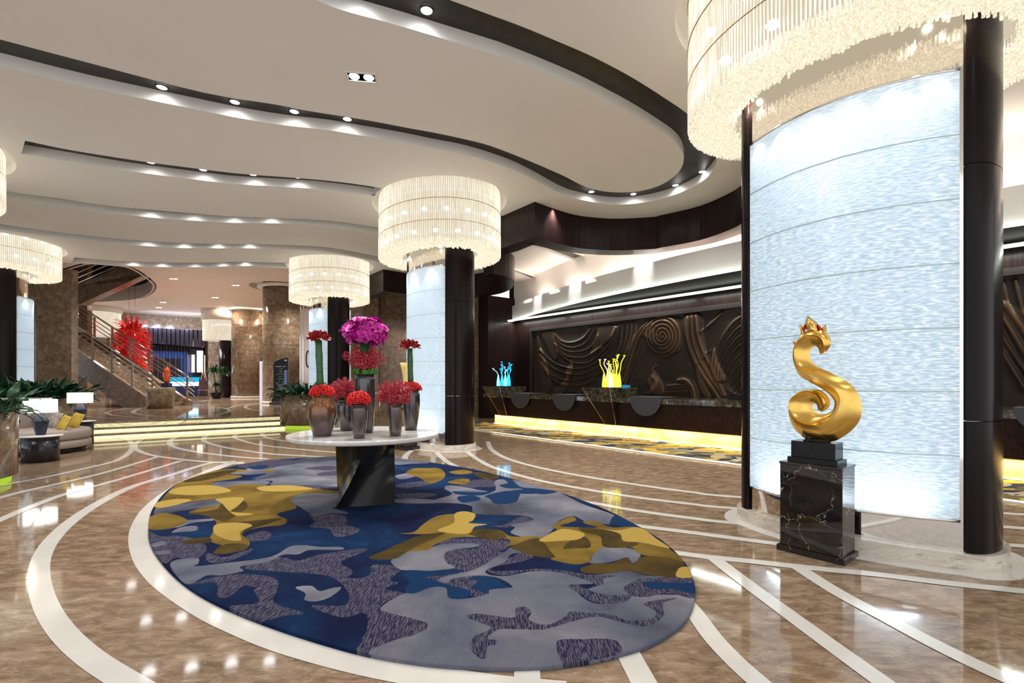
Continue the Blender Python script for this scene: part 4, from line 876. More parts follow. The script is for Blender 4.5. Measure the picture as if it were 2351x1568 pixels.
def spraymesh(L, seed):
    b = MB(); mi = []; q = random.Random(seed); bend = q.uniform(-.25, .25)
    b.tube([(bend*L*(k/5)**2, 0, L*k/5) for k in range(6)], .0015, 4); mi += [0]*len(b.f)
    n = int(L*300)
    for i in range(n):
        f = .15+.85*i/n; a = i*2.4; rr_ = (.02+.03*(1.1-f))*q.uniform(.4, 1.2); x = bend*L*f*f+rr_*math.cos(a); y = rr_*math.sin(a); z = L*f; s_ = q.uniform(.006, .010)
        n0 = len(b.f); u = Vector((math.cos(a), math.sin(a), .5)).normalized(); w = u.cross(Vector((0, 0, 1))).normalized(); vv = u.cross(w)
        c = Vector((x, y, z))
        for p_ in range(3):
            g = p_*2.1+a; d = (w*math.cos(g)+vv*math.sin(g)); e = (w*math.cos(g+1.57)+vv*math.sin(g+1.57))
            b.add([c, c+d*s_*.7+e*s_*.5+u*s_*.3, c+d*s_*1.4+u*s_*.7, c+d*s_*.7-e*s_*.5+u*s_*.3], [(0, 1, 2, 3)])
        mi += [1]*(len(b.f)-n0)
    return mesh('spray', b.v, b.f, [M['dred'], M['berry']], mi)
SP = [spraymesh(.20, k) for k in range(5)]
def sprays(name, lb, c, n, spread, sc, zsc=1, seed=1, up=.1, ctr=(0, 0)):
    t = empty(name, c); tag(t, lb, 'flowers', 'flower arrangements on the marble table'); q = random.Random(seed)
    for i in range(n):
        f = (i+.5)/n; zc = 1-f*spread; a = i*2.39996; rs = math.sqrt(max(0, 1-zc*zc)); o = D.objects.new('blossom_spray', SP[i % 5]); C.objects.link(o); o.parent = t
        orient(o, (rs*math.cos(a)+ctr[0], rs*math.sin(a)+ctr[1], zc*zsc+up), q.uniform(0, 6)); o.scale = [sc*q.uniform(.75, 1.15)]*3
    return t
sprays('blossom_ball', 'round ball of crimson blossom sprays behind the bronze jar', (V4[0]-.03, V4[1]-.02, V4[2]+.10), 90, 1.5, .85, 1, 1)
sprays('blossom_ball', 'loose crimson and pink blossom sprays in the right tapered vase', (V5[0]-.01, V5[1], V5[2]+.05), 95, 1.2, 1.0, .8, 2)
o3 = sprays('blossom_ball', 'dark red blossom sprays fanning below the magenta orchids', (V3[0], V3[1], V3[2]+.05), 40, .8, 1.3, 1.5, 3)
mo = empty('moss_collar', (V3[0], V3[1], V3[2])); tag(mo, 'bright green moss collar on the rim of the tallest vase', 'moss')
b = MB(); q = random.Random(4)
for i in range(90):
    a = q.uniform(0, 6.28); r = .06+.075*math.sqrt(q.random()); s_ = q.uniform(.012, .022); b.lathe([(.001, -s_), (s_*.8, -s_*.5), (s_, 0), (s_*.8, s_*.5), (.001, s_)], 6, (r*math.cos(a), r*math.sin(a), .015+q.uniform(-.01, .035)), False)
b.build('moss_tuft', M['moss'], mo); tag(mo.children[0], kind='stuff')
t = dome('orchid_ball', 'great ball of magenta orchids above the tallest vase', V3[0]+.005, V3[1], V3[2]+.46, .215, .155, 84, OM, 'orchid', 1.5, True, 7)
b = MB(); b.lathe([(.02, -.08), (.15, -.04), (.19, .03), (.15, .1), (.02, .14)], 20, cap=False); b.build('inner_foliage', pm('orchid_core', (.25, .005, .15), .6), t)
b = MB()
for i in range(16):
    a = i*.7; x = .035*math.cos(a)*(1 if i % 2 else .5); y = .03*math.sin(a); b.tube([(x-.02, y, -.48), (x*1.1-.01, y, -.25), (x*1.3, y, -.02)], .007, 6)
b.build('stems', M['stem'], t)
# ================================================================ GOLD SCULPTURE ON ITS PEDESTAL
def goldm():
    m, nt, b = nodes('gold_leaf'); v = coords(nt); nt.links.new(ramp(nt, noise(nt, v, 9, 5), [(.3, (.72, .44, .09)), (.7, (.88, .6, .17))]), b.inputs['Base Color']); b.inputs['Metallic'].default_value = 1
    b.inputs['Roughness'].default_value = .24; return m
M['gold'] = goldm(); M['redlac'] = pm('red_lacquer', (.6, .015, .01), .3)
pc = (2.395, 3.87)
ped = empty('marble_pedestal', (pc[0], pc[1], 0), RZ); tag(ped, 'black veined marble pedestal under the gold S sculpture', 'pedestal')
def bev(o, w=.004):
    md = o.modifiers.new('bevel', 'BEVEL'); md.width = w; md.segments = 2; return o
bev(MB().box((0, 0, .0225), (.475, .315, .045)).build('foot', M['blackmarble'], ped)); bev(MB().box((0, 0, .3675), (.435, .275, .645)).build('shaft', M['blackmarble'], ped)); bev(MB().box((0, 0, .70), (.445, .285, .02)).build('cap', M['blackmarble'], ped))
bev(MB().box((0, 0, .73), (.35, .21, .04)).build('lower_step', M['black'], ped), .002); bev(MB().box((0, 0, .813), (.31, .17, .126)).build('upper_block', M['black'], ped), .002)
def splane(x, y):
    px, py = 1760+x/4.612, 700+y/4.612; k = (px-CXP)/F; u = (k*pc[1]-pc[0])/(EX-k*EY); Y = pc[1]+u*EY
    return u, CAMH+(HORY-py)*Y/F
ST = [((565,528),(567,526),(570,524)),((556,480),(600,495),(625,500)),((535,447),(622,430),(680,420)),((510,440),(590,350),(660,330)),((480,455),(500,320),(560,255)),((462,490),(420,335),(400,285)),((458,525),(350,400),(340,350)),((465,570),(318,480),(285,450)),((500,620),(325,570),(275,560)),((570,668),(360,650),(300,670)),((660,708),(430,710),(350,750)),((750,755),(560,780),(450,812)),((850,812),(680,840),(540,860)),((930,880),(760,900),(620,910)),((985,980),(805,980),(690,975)),((1010,1090),(800,1060),(720,1040)),((990,1210),(760,1150),(700,1110)),((920,1310),(700,1210),(650,1148)),((820,1390),(600,1260),(600,1157)),((690,1448),(500,1270),(560,1150)),((470,1440),(400,1240),(520,1130)),((350,1370),(310,1170),(500,1108)),((262,1265),(270,1080),(488,1080)),((232,1120),(290,990),(490,1055)),((260,1000),(370,930),(505,1045)),((340,915),(450,910),(520,1048)),((450,888),(530,925),(532,1060)),((560,898),(585,960),(538,1080)),((640,960),(615,1010),(540,1100)),((672,1035),(622,1060),(548,1118)),((650,1090),(612,1090),(565,1125)),((600,1128),(595,1115),(580,1130))]
A_, R_, B_ = (cr([splane(*s[k]) for s in ST], 4) for k in range(3)); nst = len(A_)
vv = []
for i in range(nst):
    f = i/4; a, r, b_ = map(np.array, (A_[i], R_[i], B_[i])); w = np.linalg.norm(a-b_); dR = min(.30*w+.006, .085)*(1 if 1 < f < 29 else .6)
    ca = np.clip((12-f)/3, 0, 1); cb = 1-ca
    def cv(p, q, t_, d0, d1, conc):
        pt = p+(q-p)*t_; lin = d0+(d1-d0)*t_; bul = math.sin(math.pi*t_/2)*d1 if d0 == 0 else lin
        bulge = (d1*math.sin(math.pi/2*t_)); concv = d1*(1-math.cos(math.pi/2*t_))*.9
        return pt, concv*conc+bulge*(1-conc)
    sec = []
    for t_ in (0, .12, .3, .5, .75, .93): sec.append(cv(a, r, t_, 0, dR, ca))
    sec.append((r, dR*1.03))
    for t_ in (.93, .75, .5, .3, .12, 0): sec.append(cv(b_, r, t_, 0, dR, cb))
    for t_ in (.15, .35, .5, .65, .85): sec.append((b_+(a-b_)*t_, -.7*dR*math.sin(math.pi*t_)**.6))
    for p_, d in sec: vv.append((p_[0], d, p_[1]))
ns_ = 18; b = MB(); b.add([(p[0], -p[1], p[2]) for p in vv], [(i*ns_+k, i*ns_+(k+1) % ns_, (i+1)*ns_+(k+1) % ns_, (i+1)*ns_+k) for i in range(nst-1) for k in range(ns_)]+[tuple(range(ns_))[::-1], tuple((nst-1)*ns_+k for k in range(ns_))], True)
gs = empty('gold_sculpture', (pc[0], pc[1], .876), RZ); tag(gs, 'gold S-shaped scroll sculpture with a crowned head on the black pedestal', 'sculpture')
o = b.build('scroll', M['gold'], gs, (0, 0, -.876)); smooth_by_angle(o, 28)
def fin(L, d, mat, name, ridge=None):
    c = cr([splane(*q) for q in L], 3, True); cc = np.mean(np.array(c), 0) if ridge is None else np.array(splane(*ridge)); n = len(c); b = MB()
    mid = [tuple(cc+(np.array(p)-cc)*.55) for p in c]
    v = [(p[0], 0, p[1]) for p in c]+[(p[0], -d*.75, p[1]) for p in mid]+[(cc[0], -d, cc[1])]+[(p[0], d*.75, p[1]) for p in mid]+[(cc[0], d, cc[1])]
    f = []
    for i in range(n):
        j = (i+1) % n; f += [(i, j, n+j, n+i), (n+i, n+j, 2*n), (j, i, 2*n+1+i, 2*n+1+j), (2*n+1+j, 2*n+1+i, 3*n+1)]
    return b.add(v, f, True).build(name, mat, gs, (0, 0, -.876))
fin([(437,118),(412,165),(405,220),(425,275),(400,320),(430,335),(500,320),(600,350),(625,330),(580,290),(565,240),(530,185),(475,145)], .045, M['gold'], 'crown')
fin([(345,205),(370,235),(380,290),(365,350),(340,390),(350,400),(390,330),(405,300),(395,260),(375,220)], .014, M['gold'], 'crown_leaf')
fin([(631,208),(600,225),(578,265),(572,300),(620,330),(680,400),(672,350),(640,300),(622,255)], .02, M['gold'], 'crown_leaf')
fin([(256,377),(275,400),(295,440),(300,470),(318,460),(315,410),(290,390)], .012, M['gold'], 'crown_leaf')
fin([(405,200),(385,240),(385,290),(400,280),(422,240),(415,215)], .022, M['redlac'], 'red_inlay'); fin([(540,200),(560,230),(565,275),(572,292),(582,250),(572,228)], .022, M['redlac'], 'red_inlay'); fin([(290,388),(300,420),(308,440),(316,425),(314,400)], .016, M['redlac'], 'red_inlay')
MB().lathe([(.10, 0), (.088, .012), (.07, .02)], 24, sx=1.0, sy=.6).build('foot', M['black'], gs)
# second pedestal by the middle column
p2 = empty('marble_pedestal', (-2.12, 9.85, 0), RZ); tag(p2, 'low black pedestal behind the marble table, at the foot of the middle column', 'pedestal')
bev(MB().box((0, 0, .03), (.5, .4, .06)).build('foot', M['blackmarble'], p2)); bev(MB().box((0, 0, .39), (.36, .28, .66)).build('shaft', M['blackmarble'], p2))
b = MB(); v = []; m_ = 24
for k in range(13):
    f = k/12; wv = .13-.05*math.sin(f*math.pi); 
    for q in range(m_): g = 2*math.pi*q/m_; v.append((wv*math.cos(g)+.03*math.sin(f*3), .07*math.sin(g), .72+f*1.0))
b.add(v, [(k*m_+q, k*m_+(q+1) % m_, (k+1)*m_+(q+1) % m_, (k+1)*m_+q) for k in range(12) for q in range(m_)]+[tuple(12*m_+q for q in range(m_))], True)
o = b.build('fluted_sculpture', pm('yellow_fluted_wood', (.75, .55, .22), .5, var=.3, vs=3, stretch=(14, 14, .6)), loc=(-2.12, 9.85, 0)); tag(o, 'pale yellow fluted column sculpture behind the rightmost table vase', 'sculpture')
# ================================================================ UPPER LOBBY
UC = 5.6
hole = cr([P(*q, UC) for q in [(190,604),(250,606),(300,613),(330,628),(352,645),(360,657),(352,672),(325,685),(270,691),(200,692),(120,680),(100,640)]], 5, True)
ring2 = lambda c, r, n=48: [(c[0]+r*math.cos(2*math.pi*k/n), c[1]+r*math.sin(2*math.pi*k/n)) for k in range(n)]
M['upc'] = pm('upper_ceiling_paint', (.86, .78, .72), .6, var=.02, vs=1)
CA, CB = (-10.35, 22.4), (-15.85, 29.6)
uo = [(-45, 11), (-24, 11.5), (-9, 15.2), (-6.5, 16.8), (-1, 20), (-1, 42), (-45, 42)]
struct(MB().poly(uo, UC, [hole, ring2(CA, 1.45), ring2(CB, 1.5)], down=True).build('ceiling', M['upc']))
b = MB(); b.ribbon(hole, UC, UC+.75); b.ribbon(ring2(CA, 1.45), UC, UC+.25); b.ribbon(ring2(CB, 1.5), UC, UC+.25); b.poly(ring2(CA, 1.45), UC+.25, down=True); b.poly(ring2(CB, 1.5), UC+.25, down=True); struct(b.build('ceiling', M['cream']))
struct(MB().tube([(x, y, UC-.01) for x, y in offset(hole, .12, True)], .025, 6, close=True).build('trim_80', M['cream']))
struct(MB().ribbon(offset(hole, .02, True), UC+.7, UC+3.2).poly(hole, UC+3.2, down=True).build('wall_left', pm('dark_void', (.02, .018, .02), .6)))  # shaft painted near black for the darkness behind the upper flight
# far bar wall
def ux(px, D_): return ((px-CXP)/F*D_, D_)
wl = [ux(-60, 24), ux(60, 27), ux(205, 29.4), ux(243, 30), ux(480, 33.5)]
wall('wall_front', wl+[ux(480, 33.5), ux(560, 34), ux(700, 30), ux(720, 24)], UZ, UC+.1, M['stone'])
def uz(py, D_): return CAMH+(HORY-py)/F*D_
def panel(name, pxa, Da, pxb, Db, pya, pyb, mat, par=None, th=.05, off=0):   # slab between two picture columns; heights taken at the near end
    a, d = ux(pxa, Da-off), ux(pxb, Db-off); z1, z0 = uz(pya, Da), uz(pyb, Da)
    dd = Vector((d[0]-a[0], d[1]-a[1], 0)).normalized(); n = Vector((dd.y, -dd.x, 0))*th
    v = [(a[0], a[1], z0), (d[0], d[1], z0), (d[0], d[1], z1), (a[0], a[1], z1)]
    v += [(p[0]+n.x, p[1]+n.y, p[2]) for p in v]
    return MB().add(v, [(3, 2, 1, 0), (4, 5, 6, 7), (0, 1, 5, 4), (1, 2, 6, 5), (2, 3, 7, 6), (3, 0, 4, 7)]).build(name, mat, par)
bar = empty('bar_screen', (0, 0, 0)); tag(bar, 'wide bar front of mirrored vertical louvres under a dark slatted canopy', 'screen')
M['slat'] = pm('dark_mirror_slat', (.12, .11, .16), .15, .9); M['blueg'] = emis('blue_lit_glass', (.02, .12, .6), .8); M['lavg'] = emis('bar_window', (1, .9, .75), 1.6)
panel('back_panel', 252, 30.0, 472, 32.9, 752, 905, pm('dark_mirror', (.03, .03, .05), .1, .8), bar, .03, .1)
q = random.Random(9)
for i in range(34):
    f = (i+.3)/34; px = 325+f*115; Dd = 31+f*1.4
    panel('louvre', px, Dd, px+1.6, Dd+.01, 795+q.uniform(-1, 1), 896, [M['slat'], M['chrome'], M['slat'], pm('bronze_slat', (.3, .2, .12), .2, .8)][i % 4], bar, .08, .5)
for i in range(44):
    f = i/44; px = 322+f*149; Dd = 31+f*1.9
    panel('canopy_fin', px, Dd, px+2.0, Dd+.02, 755+7*f, 789+12*f, M['slat'] if i % 3 else M['chrome'], bar, .2, .9)
panel('canopy', 320, 31, 472, 32.9, 755, 790, M['black'], bar, .05, .8)
panel('blue_glow', 340, 31.2, 432, 32.4, 806, 822, M['blueg'], bar, .02, .35); panel('blue_glow', 420, 32.2, 440, 32.5, 820, 880, M['blueg'], bar, .02, .38)
panel('lit_window', 440, 32.5, 447, 32.6, 815, 855, M['lavg'], bar, .02, .4); panel('lit_window', 452, 32.7, 466, 32.85, 806, 855, M['lavg'], bar, .02, .4)
panel('portal_frame', 469, 32.8, 473, 32.9, 757, 905, M['chrome'], bar, .1, .6); panel('portal_frame', 252, 30, 256, 30.05, 752, 905, M['chrome'], bar, .1, .6)
bc = empty('bar_counter', (0, 0, 0)); tag(bc, 'low bar counter with a glowing cyan glass top in front of the louvres', 'counter')
panel('counter_body', 390, 29.0, 462, 30.2, 886, 907, pm('navy_counter', (.02, .03, .1), .3), bc, .6, 0); panel('lit_top', 390, 29, 461, 30.2, 877, 887, emis('white_blue_light', (.55, .85, 1), 3), bc, .6, 0)
panel('glass_screen', 391, 29, 460, 30.1, 866, 880, emis('cyan_glass', (.02, .5, .9), .8), bc, .1, .1)
for i in range(4): panel('shelf_niche', 396+16*i, 28.9+.25*i, 405+16*i, 29.05+.25*i, 890, 903, pm('warm_niche', (.2, .08, .06), .4), bc, .03, .15)
# spot lit scallops on the wall above
for i, px in enumerate((275, 320, 366, 406, 447)):
    Dd = 30.2+i*.65; x, y = ux(px, Dd-.5); lamp('SPOT', (x, y, UC-.05), 110, (1, .93, .95), aim=(*ux(px, Dd), 4.2), spot_size=.8, spot_blend=.5, shadow_soft_size=.03)
# round stone columns
for c, r, lb in ((CA, .9, 'round brown marble column beside the hotel directory sign'), (CB, .92, 'round brown marble column farther back, left of the nearer one')):
    t = empty('stone_column', (c[0], c[1], UZ)); tag(t, lb, 'column', 'round brown marble columns')
    MB().lathe([(r, 0), (r, UC-UZ+.2)], 64).build('shaft', M['stone'], t)
    for k in range(1, 6): MB().lathe([(r+.002, k*.86), (r+.002, k*.86+.012)], 64, cap=False).build('joint', M['darkmetal'], t)
    MB().lathe([(r+.03, 0), (r+.03, .1), (r, .1)], 64).build('base', M['wplinth'], t)
    MB().lathe([(r+.01, UC-UZ-.08), (r+.22, UC-UZ-.06), (r+.22, UC-UZ+.03), (r+.01, UC-UZ+.05)], 64, cap=False).build('cap_ring', M['cream'], t)
lamp('POINT', (CB[0]+1.2, CB[1]-.2, UC+.1), 60, (1, .8, .65), shadow_soft_size=.1); lamp('POINT', (CB[0]-.4, CB[1]-1.2, UC+.12), 60, (1, .8, .65), shadow_soft_size=.1)
# flat faced pillars at the left
def pillar(px0, px1, Dd, z1, lb, dep=1.0):
    a, d = ux(px0, Dd), ux(px1, Dd); t = MB().box(((a[0]+d[0])/2, Dd+dep/2, (UZ+z1)/2), (d[0]-a[0], dep, z1-UZ)).build('stone_pillar', M['stone']); return tag(t, lb, 'pillar')
pillar(84, 164, 16.2, CZ, 'wide brown marble pillar left of the staircase', .25); pillar(160, 200, 23.4, UC+2.5, 'slimmer brown marble pillar behind the upper end of the stair rail', .3)
pillar(478, 512, 30.5, UC, 'brown marble pier left of the black column in the far lobby')
t = MB().lathe([(.45, 0), (.45, uz(778, 29.5)-UZ)], 32).build('black_column', M['lacquer'], loc=(*ux(523, 29.9), UZ)); tag(t, 'glossy black round column far back, behind the potted palm', 'column')
for px, py0, py1, Dd, lb, r in ((512, 738, 783, 29.6, 'far glass rod chandelier above the black column', 1.05), (222, 718, 772, 28.3, 'glass rod chandelier seen between the pillars behind the stair rail', 1.1)):
    c = ux(px, Dd); t = empty('drum_chandelier', (c[0], c[1], 0)); tag(t, lb, 'chandelier', 'drum chandeliers in the far lobby'); z1, z0 = uz(py0, Dd), uz(py1, Dd)
    b = MB()
    for i in range(110): a = 2*math.pi*i/110; b.tube([(r*math.cos(a), r*math.sin(a), z0), (r*math.cos(a), r*math.sin(a), z1)], .012, 4)
    tag(b.build('rods', M['rod'], t), kind='stuff'); MB().lathe([(r-.1, z0+.03), (r-.1, z1)], 40).build('diffuser', M['glow'], t); MB().lathe([(r+.08, z1), (r+.08, UC)], 48, cap=True).build('collar', M['cream'], t)
# staircase
g = Vector((-.975, .22, 0)).normalized(); nrm = Vector((.22, .975, 0)).normalized()
A0 = Vector((*ux(342, 18.4), UZ)); Wd = 1.5
for i_ in range(4):
    x, y = ux(345+i_*33, 30.6+i_*.4); l = lamp('AREA', (x+.3, y-1.8, 5.0), 95, (.75, .8, 1), shape='DISK', size=.5); l.rotation_euler = (.65, 0, -.3)  # unseen area lamps added to brighten the bar louvres
st = empty('staircase', (A0.x, A0.y, UZ)); tag(st, 'curving brown marble staircase rising to the left with steel railings', 'staircase')
run, rise = .30, .163; nst_ = 19
def sp(u, w, z): p = A0+g*u+nrm*w; return (p.x-A0.x, p.y-A0.y, z-UZ)
def stringer(w, th=.12):
    L = run*nst_; top = [(0, UZ+.38), (L, UZ+.38+rise*nst_)]; v = []
    for ww in (w, w+th):
        for u, z in ((-.3, UZ), (1.2, UZ), (L, UZ+rise*nst_-.55), (L, UZ+rise*nst_+.32), (0, UZ+.32), (-.3, UZ+.2)): v.append(sp(u, ww, z))
    n = 6; return MB().add(v, [tuple(range(n)), tuple(range(n, 2*n))[::-1]]+[(i, (i+1) % n, n+(i+1) % n, n+i) for i in range(n)])
stringer(0).build('stringer', M['stone'], st); stringer(Wd).build('stringer', M['stone'], st)
for k in range(nst_):
    b = MB(); v = [sp(u, w, z) for z in (UZ+rise*k-.03, UZ+rise*(k+1)) for u, w in ((run*k, .12), (run*(k+1)+.02, .12), (run*(k+1)+.02, Wd), (run*k, Wd))]
    b.add(v, [(3, 2, 1, 0), (4, 5, 6, 7), (0, 1, 5, 4), (1, 2, 6, 5), (2, 3, 7, 6), (3, 0, 4, 7)]); b.build('step', M['stone'], st)
for w in (.06, Wd+.06):
    L = run*nst_
    for dz, r in ((1.0, .035), (.8, .018), (.62, .018), (.46, .018)): MB().tube([sp(-.45, w, UZ+dz-.06), sp(0, w, UZ+.25+dz), sp(L, w, UZ+.25+dz+rise*nst_)], r, 8).build('rail', M['chrome'], st)
    for k in range(7): u = -.1+k*L/6; zz = UZ+.25+rise*nst_*max(u, 0)/L; MB().box(sp(u, w, zz+.5), (.07, .05, 1.0)).build('baluster', M['chrome'], st)
# upper flight seen through the ceiling opening
uf = empty('upper_flight', (0, 0, 0)); tag(uf, 'marble edge of the upper stair flight seen through the round ceiling opening', 'staircase')
def slab(name, L, D0, D1, mat, par, th=.3):
    v = [(*ux(px, D0+(D1-D0)*f), uz(py, D0+(D1-D0)*f)) for px, py, f in L]; n = len(v); v2 = [(x+.3*th, y+th, z) for x, y, z in v]
    return MB().add(v+v2, [tuple(range(n)), tuple(range(n, 2*n))[::-1]]+[(i, (i+1) % n, n+(i+1) % n, n+i) for i in range(n)]).build(name, mat, par)
slab('stringer', [(180, 700, 0), (180, 655, 0), (300, 600, 1), (345, 625, 1.1), (300, 645, 1)], 20.5, 20.0, M['stone'], uf)
for k in range(3): MB().tube([(*ux(180, 20.6), uz(650-k*12, 20.6)), (*ux(300, 20.1), uz(596-k*12, 20.1))], .03, 6).build('rail', M['chrome'], uf)
# planter at the stair foot with orange sculpture
t = empty('stone_planter', (*ux(368, 18.0), UZ)); tag(t, 'tapering brown marble plinth at the foot of the staircase', 'plinth')
MB().lathe([(.40, 0), (.47, .74), (.44, .76)], 40).build('body', M['stone'], t)
t = empty('orange_sculpture', (*ux(383, 18.0), UZ+.76)); tag(t, 'glossy orange shell-like sculpture on a blue base on the marble plinth', 'sculpture')
MB().box((0, 0, .08), (.26, .2, .16)).build('base', pm('navy_base', (.01, .02, .08), .2), t); MB().lathe([(.04, .16), (.12, .3), (.15, .45), (.12, .6), (.03, .74)], 20, sy=.4).build('shell', pm('orange_lacquer', (.8, .1, .01), .1, coat=1), t)
# red glass chandelier
rc = ux(302, 21.6); rz = uz(812, 21.6); t = empty('red_glass_tower', (rc[0], rc[1], rz)); tag(t, 'tall bristling red glass chandelier hanging behind the staircase', 'chandelier')
M['redg'] = glowglass('red_glass', (.42, .008, .01), .12); M['redh'] = glowglass('red_glass_highlight', (.9, .06, .03), .55)  # brighter glowing copy paints highlights among the darker red tendrils
q = random.Random(11); b = MB(); b2 = MB(); b3 = MB()
MB().lathe([(.05, -1.25), (.3, -1.1), (.42, -.5), (.5, 0), (.55, .6), (.4, 1.1), (.1, 1.25)], 20).build('core', M['redg'], t)
for i in range(2400):
    zz = q.uniform(-1.9, 1.2); pr = .55*(1-.35*max(0, -zz)/1.4)*(1 if zz < .9 else .8); a = q.uniform(0, 6.283); L = q.uniform(.14, .34); p0 = Vector((pr*.6*math.cos(a), pr*.6*math.sin(a), zz)); d = Vector((math.cos(a), math.sin(a), q.uniform(-.3, .6)+(.9 if zz > 1 else 0))).normalized(); tw = q.uniform(-.12, .12)
    pts_ = [p0+d*L*f*1.6+Vector((-math.sin(a)*tw*math.sin(f*3), math.cos(a)*tw*math.sin(f*3), .08*math.sin(f*4))) for f in (0, .35, .7, 1)]
    (b2 if i % 6 == 0 else b).tube(pts_, [.011, .010, .007, .003], 4)
for i in range(7): a = i*.9; b3.tube([(.12*math.cos(a), .12*math.sin(a), 1.0), (.2*math.cos(a), .2*math.sin(a), 1.35), (.28*math.cos(a), .28*math.sin(a), 1.65)], [.02, .04, .008], 7)
for n_, bb, mt in (('glass_tendrils', b, M['redg']), ('bright_tendrils', b2, M['redh']), ('glass_flames', b3, M['redg'])): tag(bb.build(n_, mt, t), kind='stuff')
for x in (-.12, .15): MB().tube([(x, 0, 1.2), (x, 0, UC-rz)], .008, 5).build('suspension_rod', M['chrome'], t)
lamp('POINT', (rc[0], rc[1]-1.2, rz-.5), 40, (1, .5, .4), shadow_soft_size=.2)
# palm, easel, sign, doors
def leafblade(L, w, n=6, droop=.5):
    v = []
    for k in range(n+1):
        f = k/n; ww = w*math.sin(math.pi*min(1, f*.92+.08))**.7; x = L*f*(1-.18*droop*f); z = L*(.55*f-droop*.75*f*f)
        v += [(x, -ww, z+ww*.35), (x, 0, z), (x, ww, z+ww*.35)]
    return v, [(k*3+s_, (k+1)*3+s_, (k+1)*3+s_+1, k*3+s_+1) for k in range(n) for s_ in range(2)]
pp = ux(497, 27.5); t = empty('potted_palm', (pp[0], pp[1], UZ)); tag(t, 'potted palm with spiky heads in a black pot before the black column', 'plant')
MB().lathe([(.22, 0), (.3, .35), (.28, .37)], 20).build('pot', M['black'], t)
q = random.Random(8); b = MB()
for hx, hy, hz in ((-.15, 0, 1.45), (.3, .1, 1.35), (0, -.1, .75)): b.tube([(0, 0, .3), (hx*.5, hy, hz*.6), (hx, hy, hz)], .03, 6)
b.build('trunk', pm('bark', (.15, .09, .04), .8), t)
for h_i, (hx, hy, hz, s_) in enumerate(((-.15, 0, 1.45, 1), (.35, .1, 1.38, .9), (.05, -.1, .7, .6))):
    b = MB()
    for i in range(110):
        a = q.uniform(0, 6.28); L = q.uniform(.35, .6)*s_; v, f = leafblade(L*1.15, .026, 4, q.uniform(.1, 1.3)); up = q.uniform(-.2, .9)
        M_ = Matrix.Rotation(a, 3, 'Z')@Matrix.Rotation(-up, 3, 'Y'); b.add([M_@Vector(p)+Vector((hx, hy, hz)) for p in v], f)
    b.build('leaf_head', M['leaf'], t)
es = ux(468, 27.0); t = empty('easel', (es[0], es[1], UZ)); tag(t, 'wooden easel holding a dark framed picture beside the palm', 'easel')
mw = pm('easel_wood', (.35, .2, .1), .5)
for x in (-.25, 0, .25): MB().tube([(x*1.2, .2 if x == 0 else -.05, 0), (x*.3, 0, 1.45)], .018, 5).build('leg', mw, t)
MB().box((0, -.06, .5), (.6, .05, .03)).build('ledge', mw, t); MB().box((0, -.04, .85), (.5, .02, .62), tilt=Matrix.Rotation(-.12, 3, 'X')).build('board', pm('dark_poster', (.06, .03, .04), .4, var=.6, vs=5), t)
sg_ = ux(645, 20.6); t = empty('directory_sign', (sg_[0], sg_[1], UZ)); tag(t, 'black freestanding directory sign with an arched top before the marble column', 'sign')
wS = .62; pts_ = [(-wS/2, .12), (wS/2, .12), (wS/2, 1.98), (0, 1.92), (-wS*.38, 1.82), (-wS/2, 1.7)]
n = len(pts_); MB().add([(x, 0, z) for x, z in pts_]+[(x, .06, z) for x, z in pts_], [tuple(range(n)), tuple(range(n, 2*n))[::-1]]+[(i, (i+1) % n, n+(i+1) % n, n+i) for i in range(n)]).build('panel', M['black'], t); sgp = t.children[0]
MB().box((0, .03, .06), (.8, .4, .1)).build('base', M['darkmetal'], t)
b = MB(); q = random.Random(3)
for r_ in range(13):
    z = 1.6-r_*.105; w_ = q.uniform(.12, .34)
    if r_ == 0: w_ = .42
    k = int(w_/.03)
    for i in range(k):
        if q.random() < .85: b.box((-w_/2+i*.03+.01, -.004, z), (.018, .004, .026 if r_ == 0 else .02))
b.build('lettering', pm('white_print', (.6, .6, .58), .5), sgp); MB().box((.2, -.004, 1.86), (.1, .004, .05)).build('badge', pm('badge', (.7, .6, .5), .5), sgp)
MB().box((.2, -.003, 1.15), (.14, .004, .6)).build('picture_strip', pm('blue_strip', (.12, .2, .4), .4), t); MB().box((-.1, -.05, .4), (.5, .03, .03)).build('brass_bar', pm('brass2', (.7, .5, .1), .25, 1), t)
t = MB().box((0, 0, .95), (.1, .05, 1.9)).build('white_bar', emis('soft_white_post', (.9, .8, .85), .7), loc=(*ux(599, 22.5), UZ)); tag(t, 'slim glowing white post between the two round marble columns', 'post')  # plain white bar drawn with an even emission
t = empty('steel_door', (*ux(703, 19.2), UZ)); tag(t, 'narrow polished door with a round ring handle left of the second glass column', 'door')
MB().box((0, 0, 1.9), (.42, .05, 3.8)).build('leaf', pm('champagne_metal', (.62, .5, .45), .25, .8), t); MB().tube([(.08+.07*math.cos(g_), -.05, 1.85+.32*math.sin(g_)) for g_ in [2*math.pi*k/24 for k in range(24)]], .015, 6, close=True).build('ring_handle', M['black'], t.children[0])
for x in (-.22, -.1, .23): MB().box((x, -.02, 1.95), (.025, .06, 3.9)).build('frame_bar', M['chrome'], t)
t = empty('glass_balustrade', (0, 0, 0)); tag(t, 'low ramp railing with steel posts behind the marble table', 'railing')
for px in (845, 872, 902): x, y = ux(px, 17.2); MB().tube([(x, y, 0), (x, y, 1.0)], .03, 8).build('post', M['chrome'], t)
MB().tube([(*ux(840, 17.2), .98), (*ux(925, 17.2), .78)], .03, 8).build('handrail', M['chrome'], t)
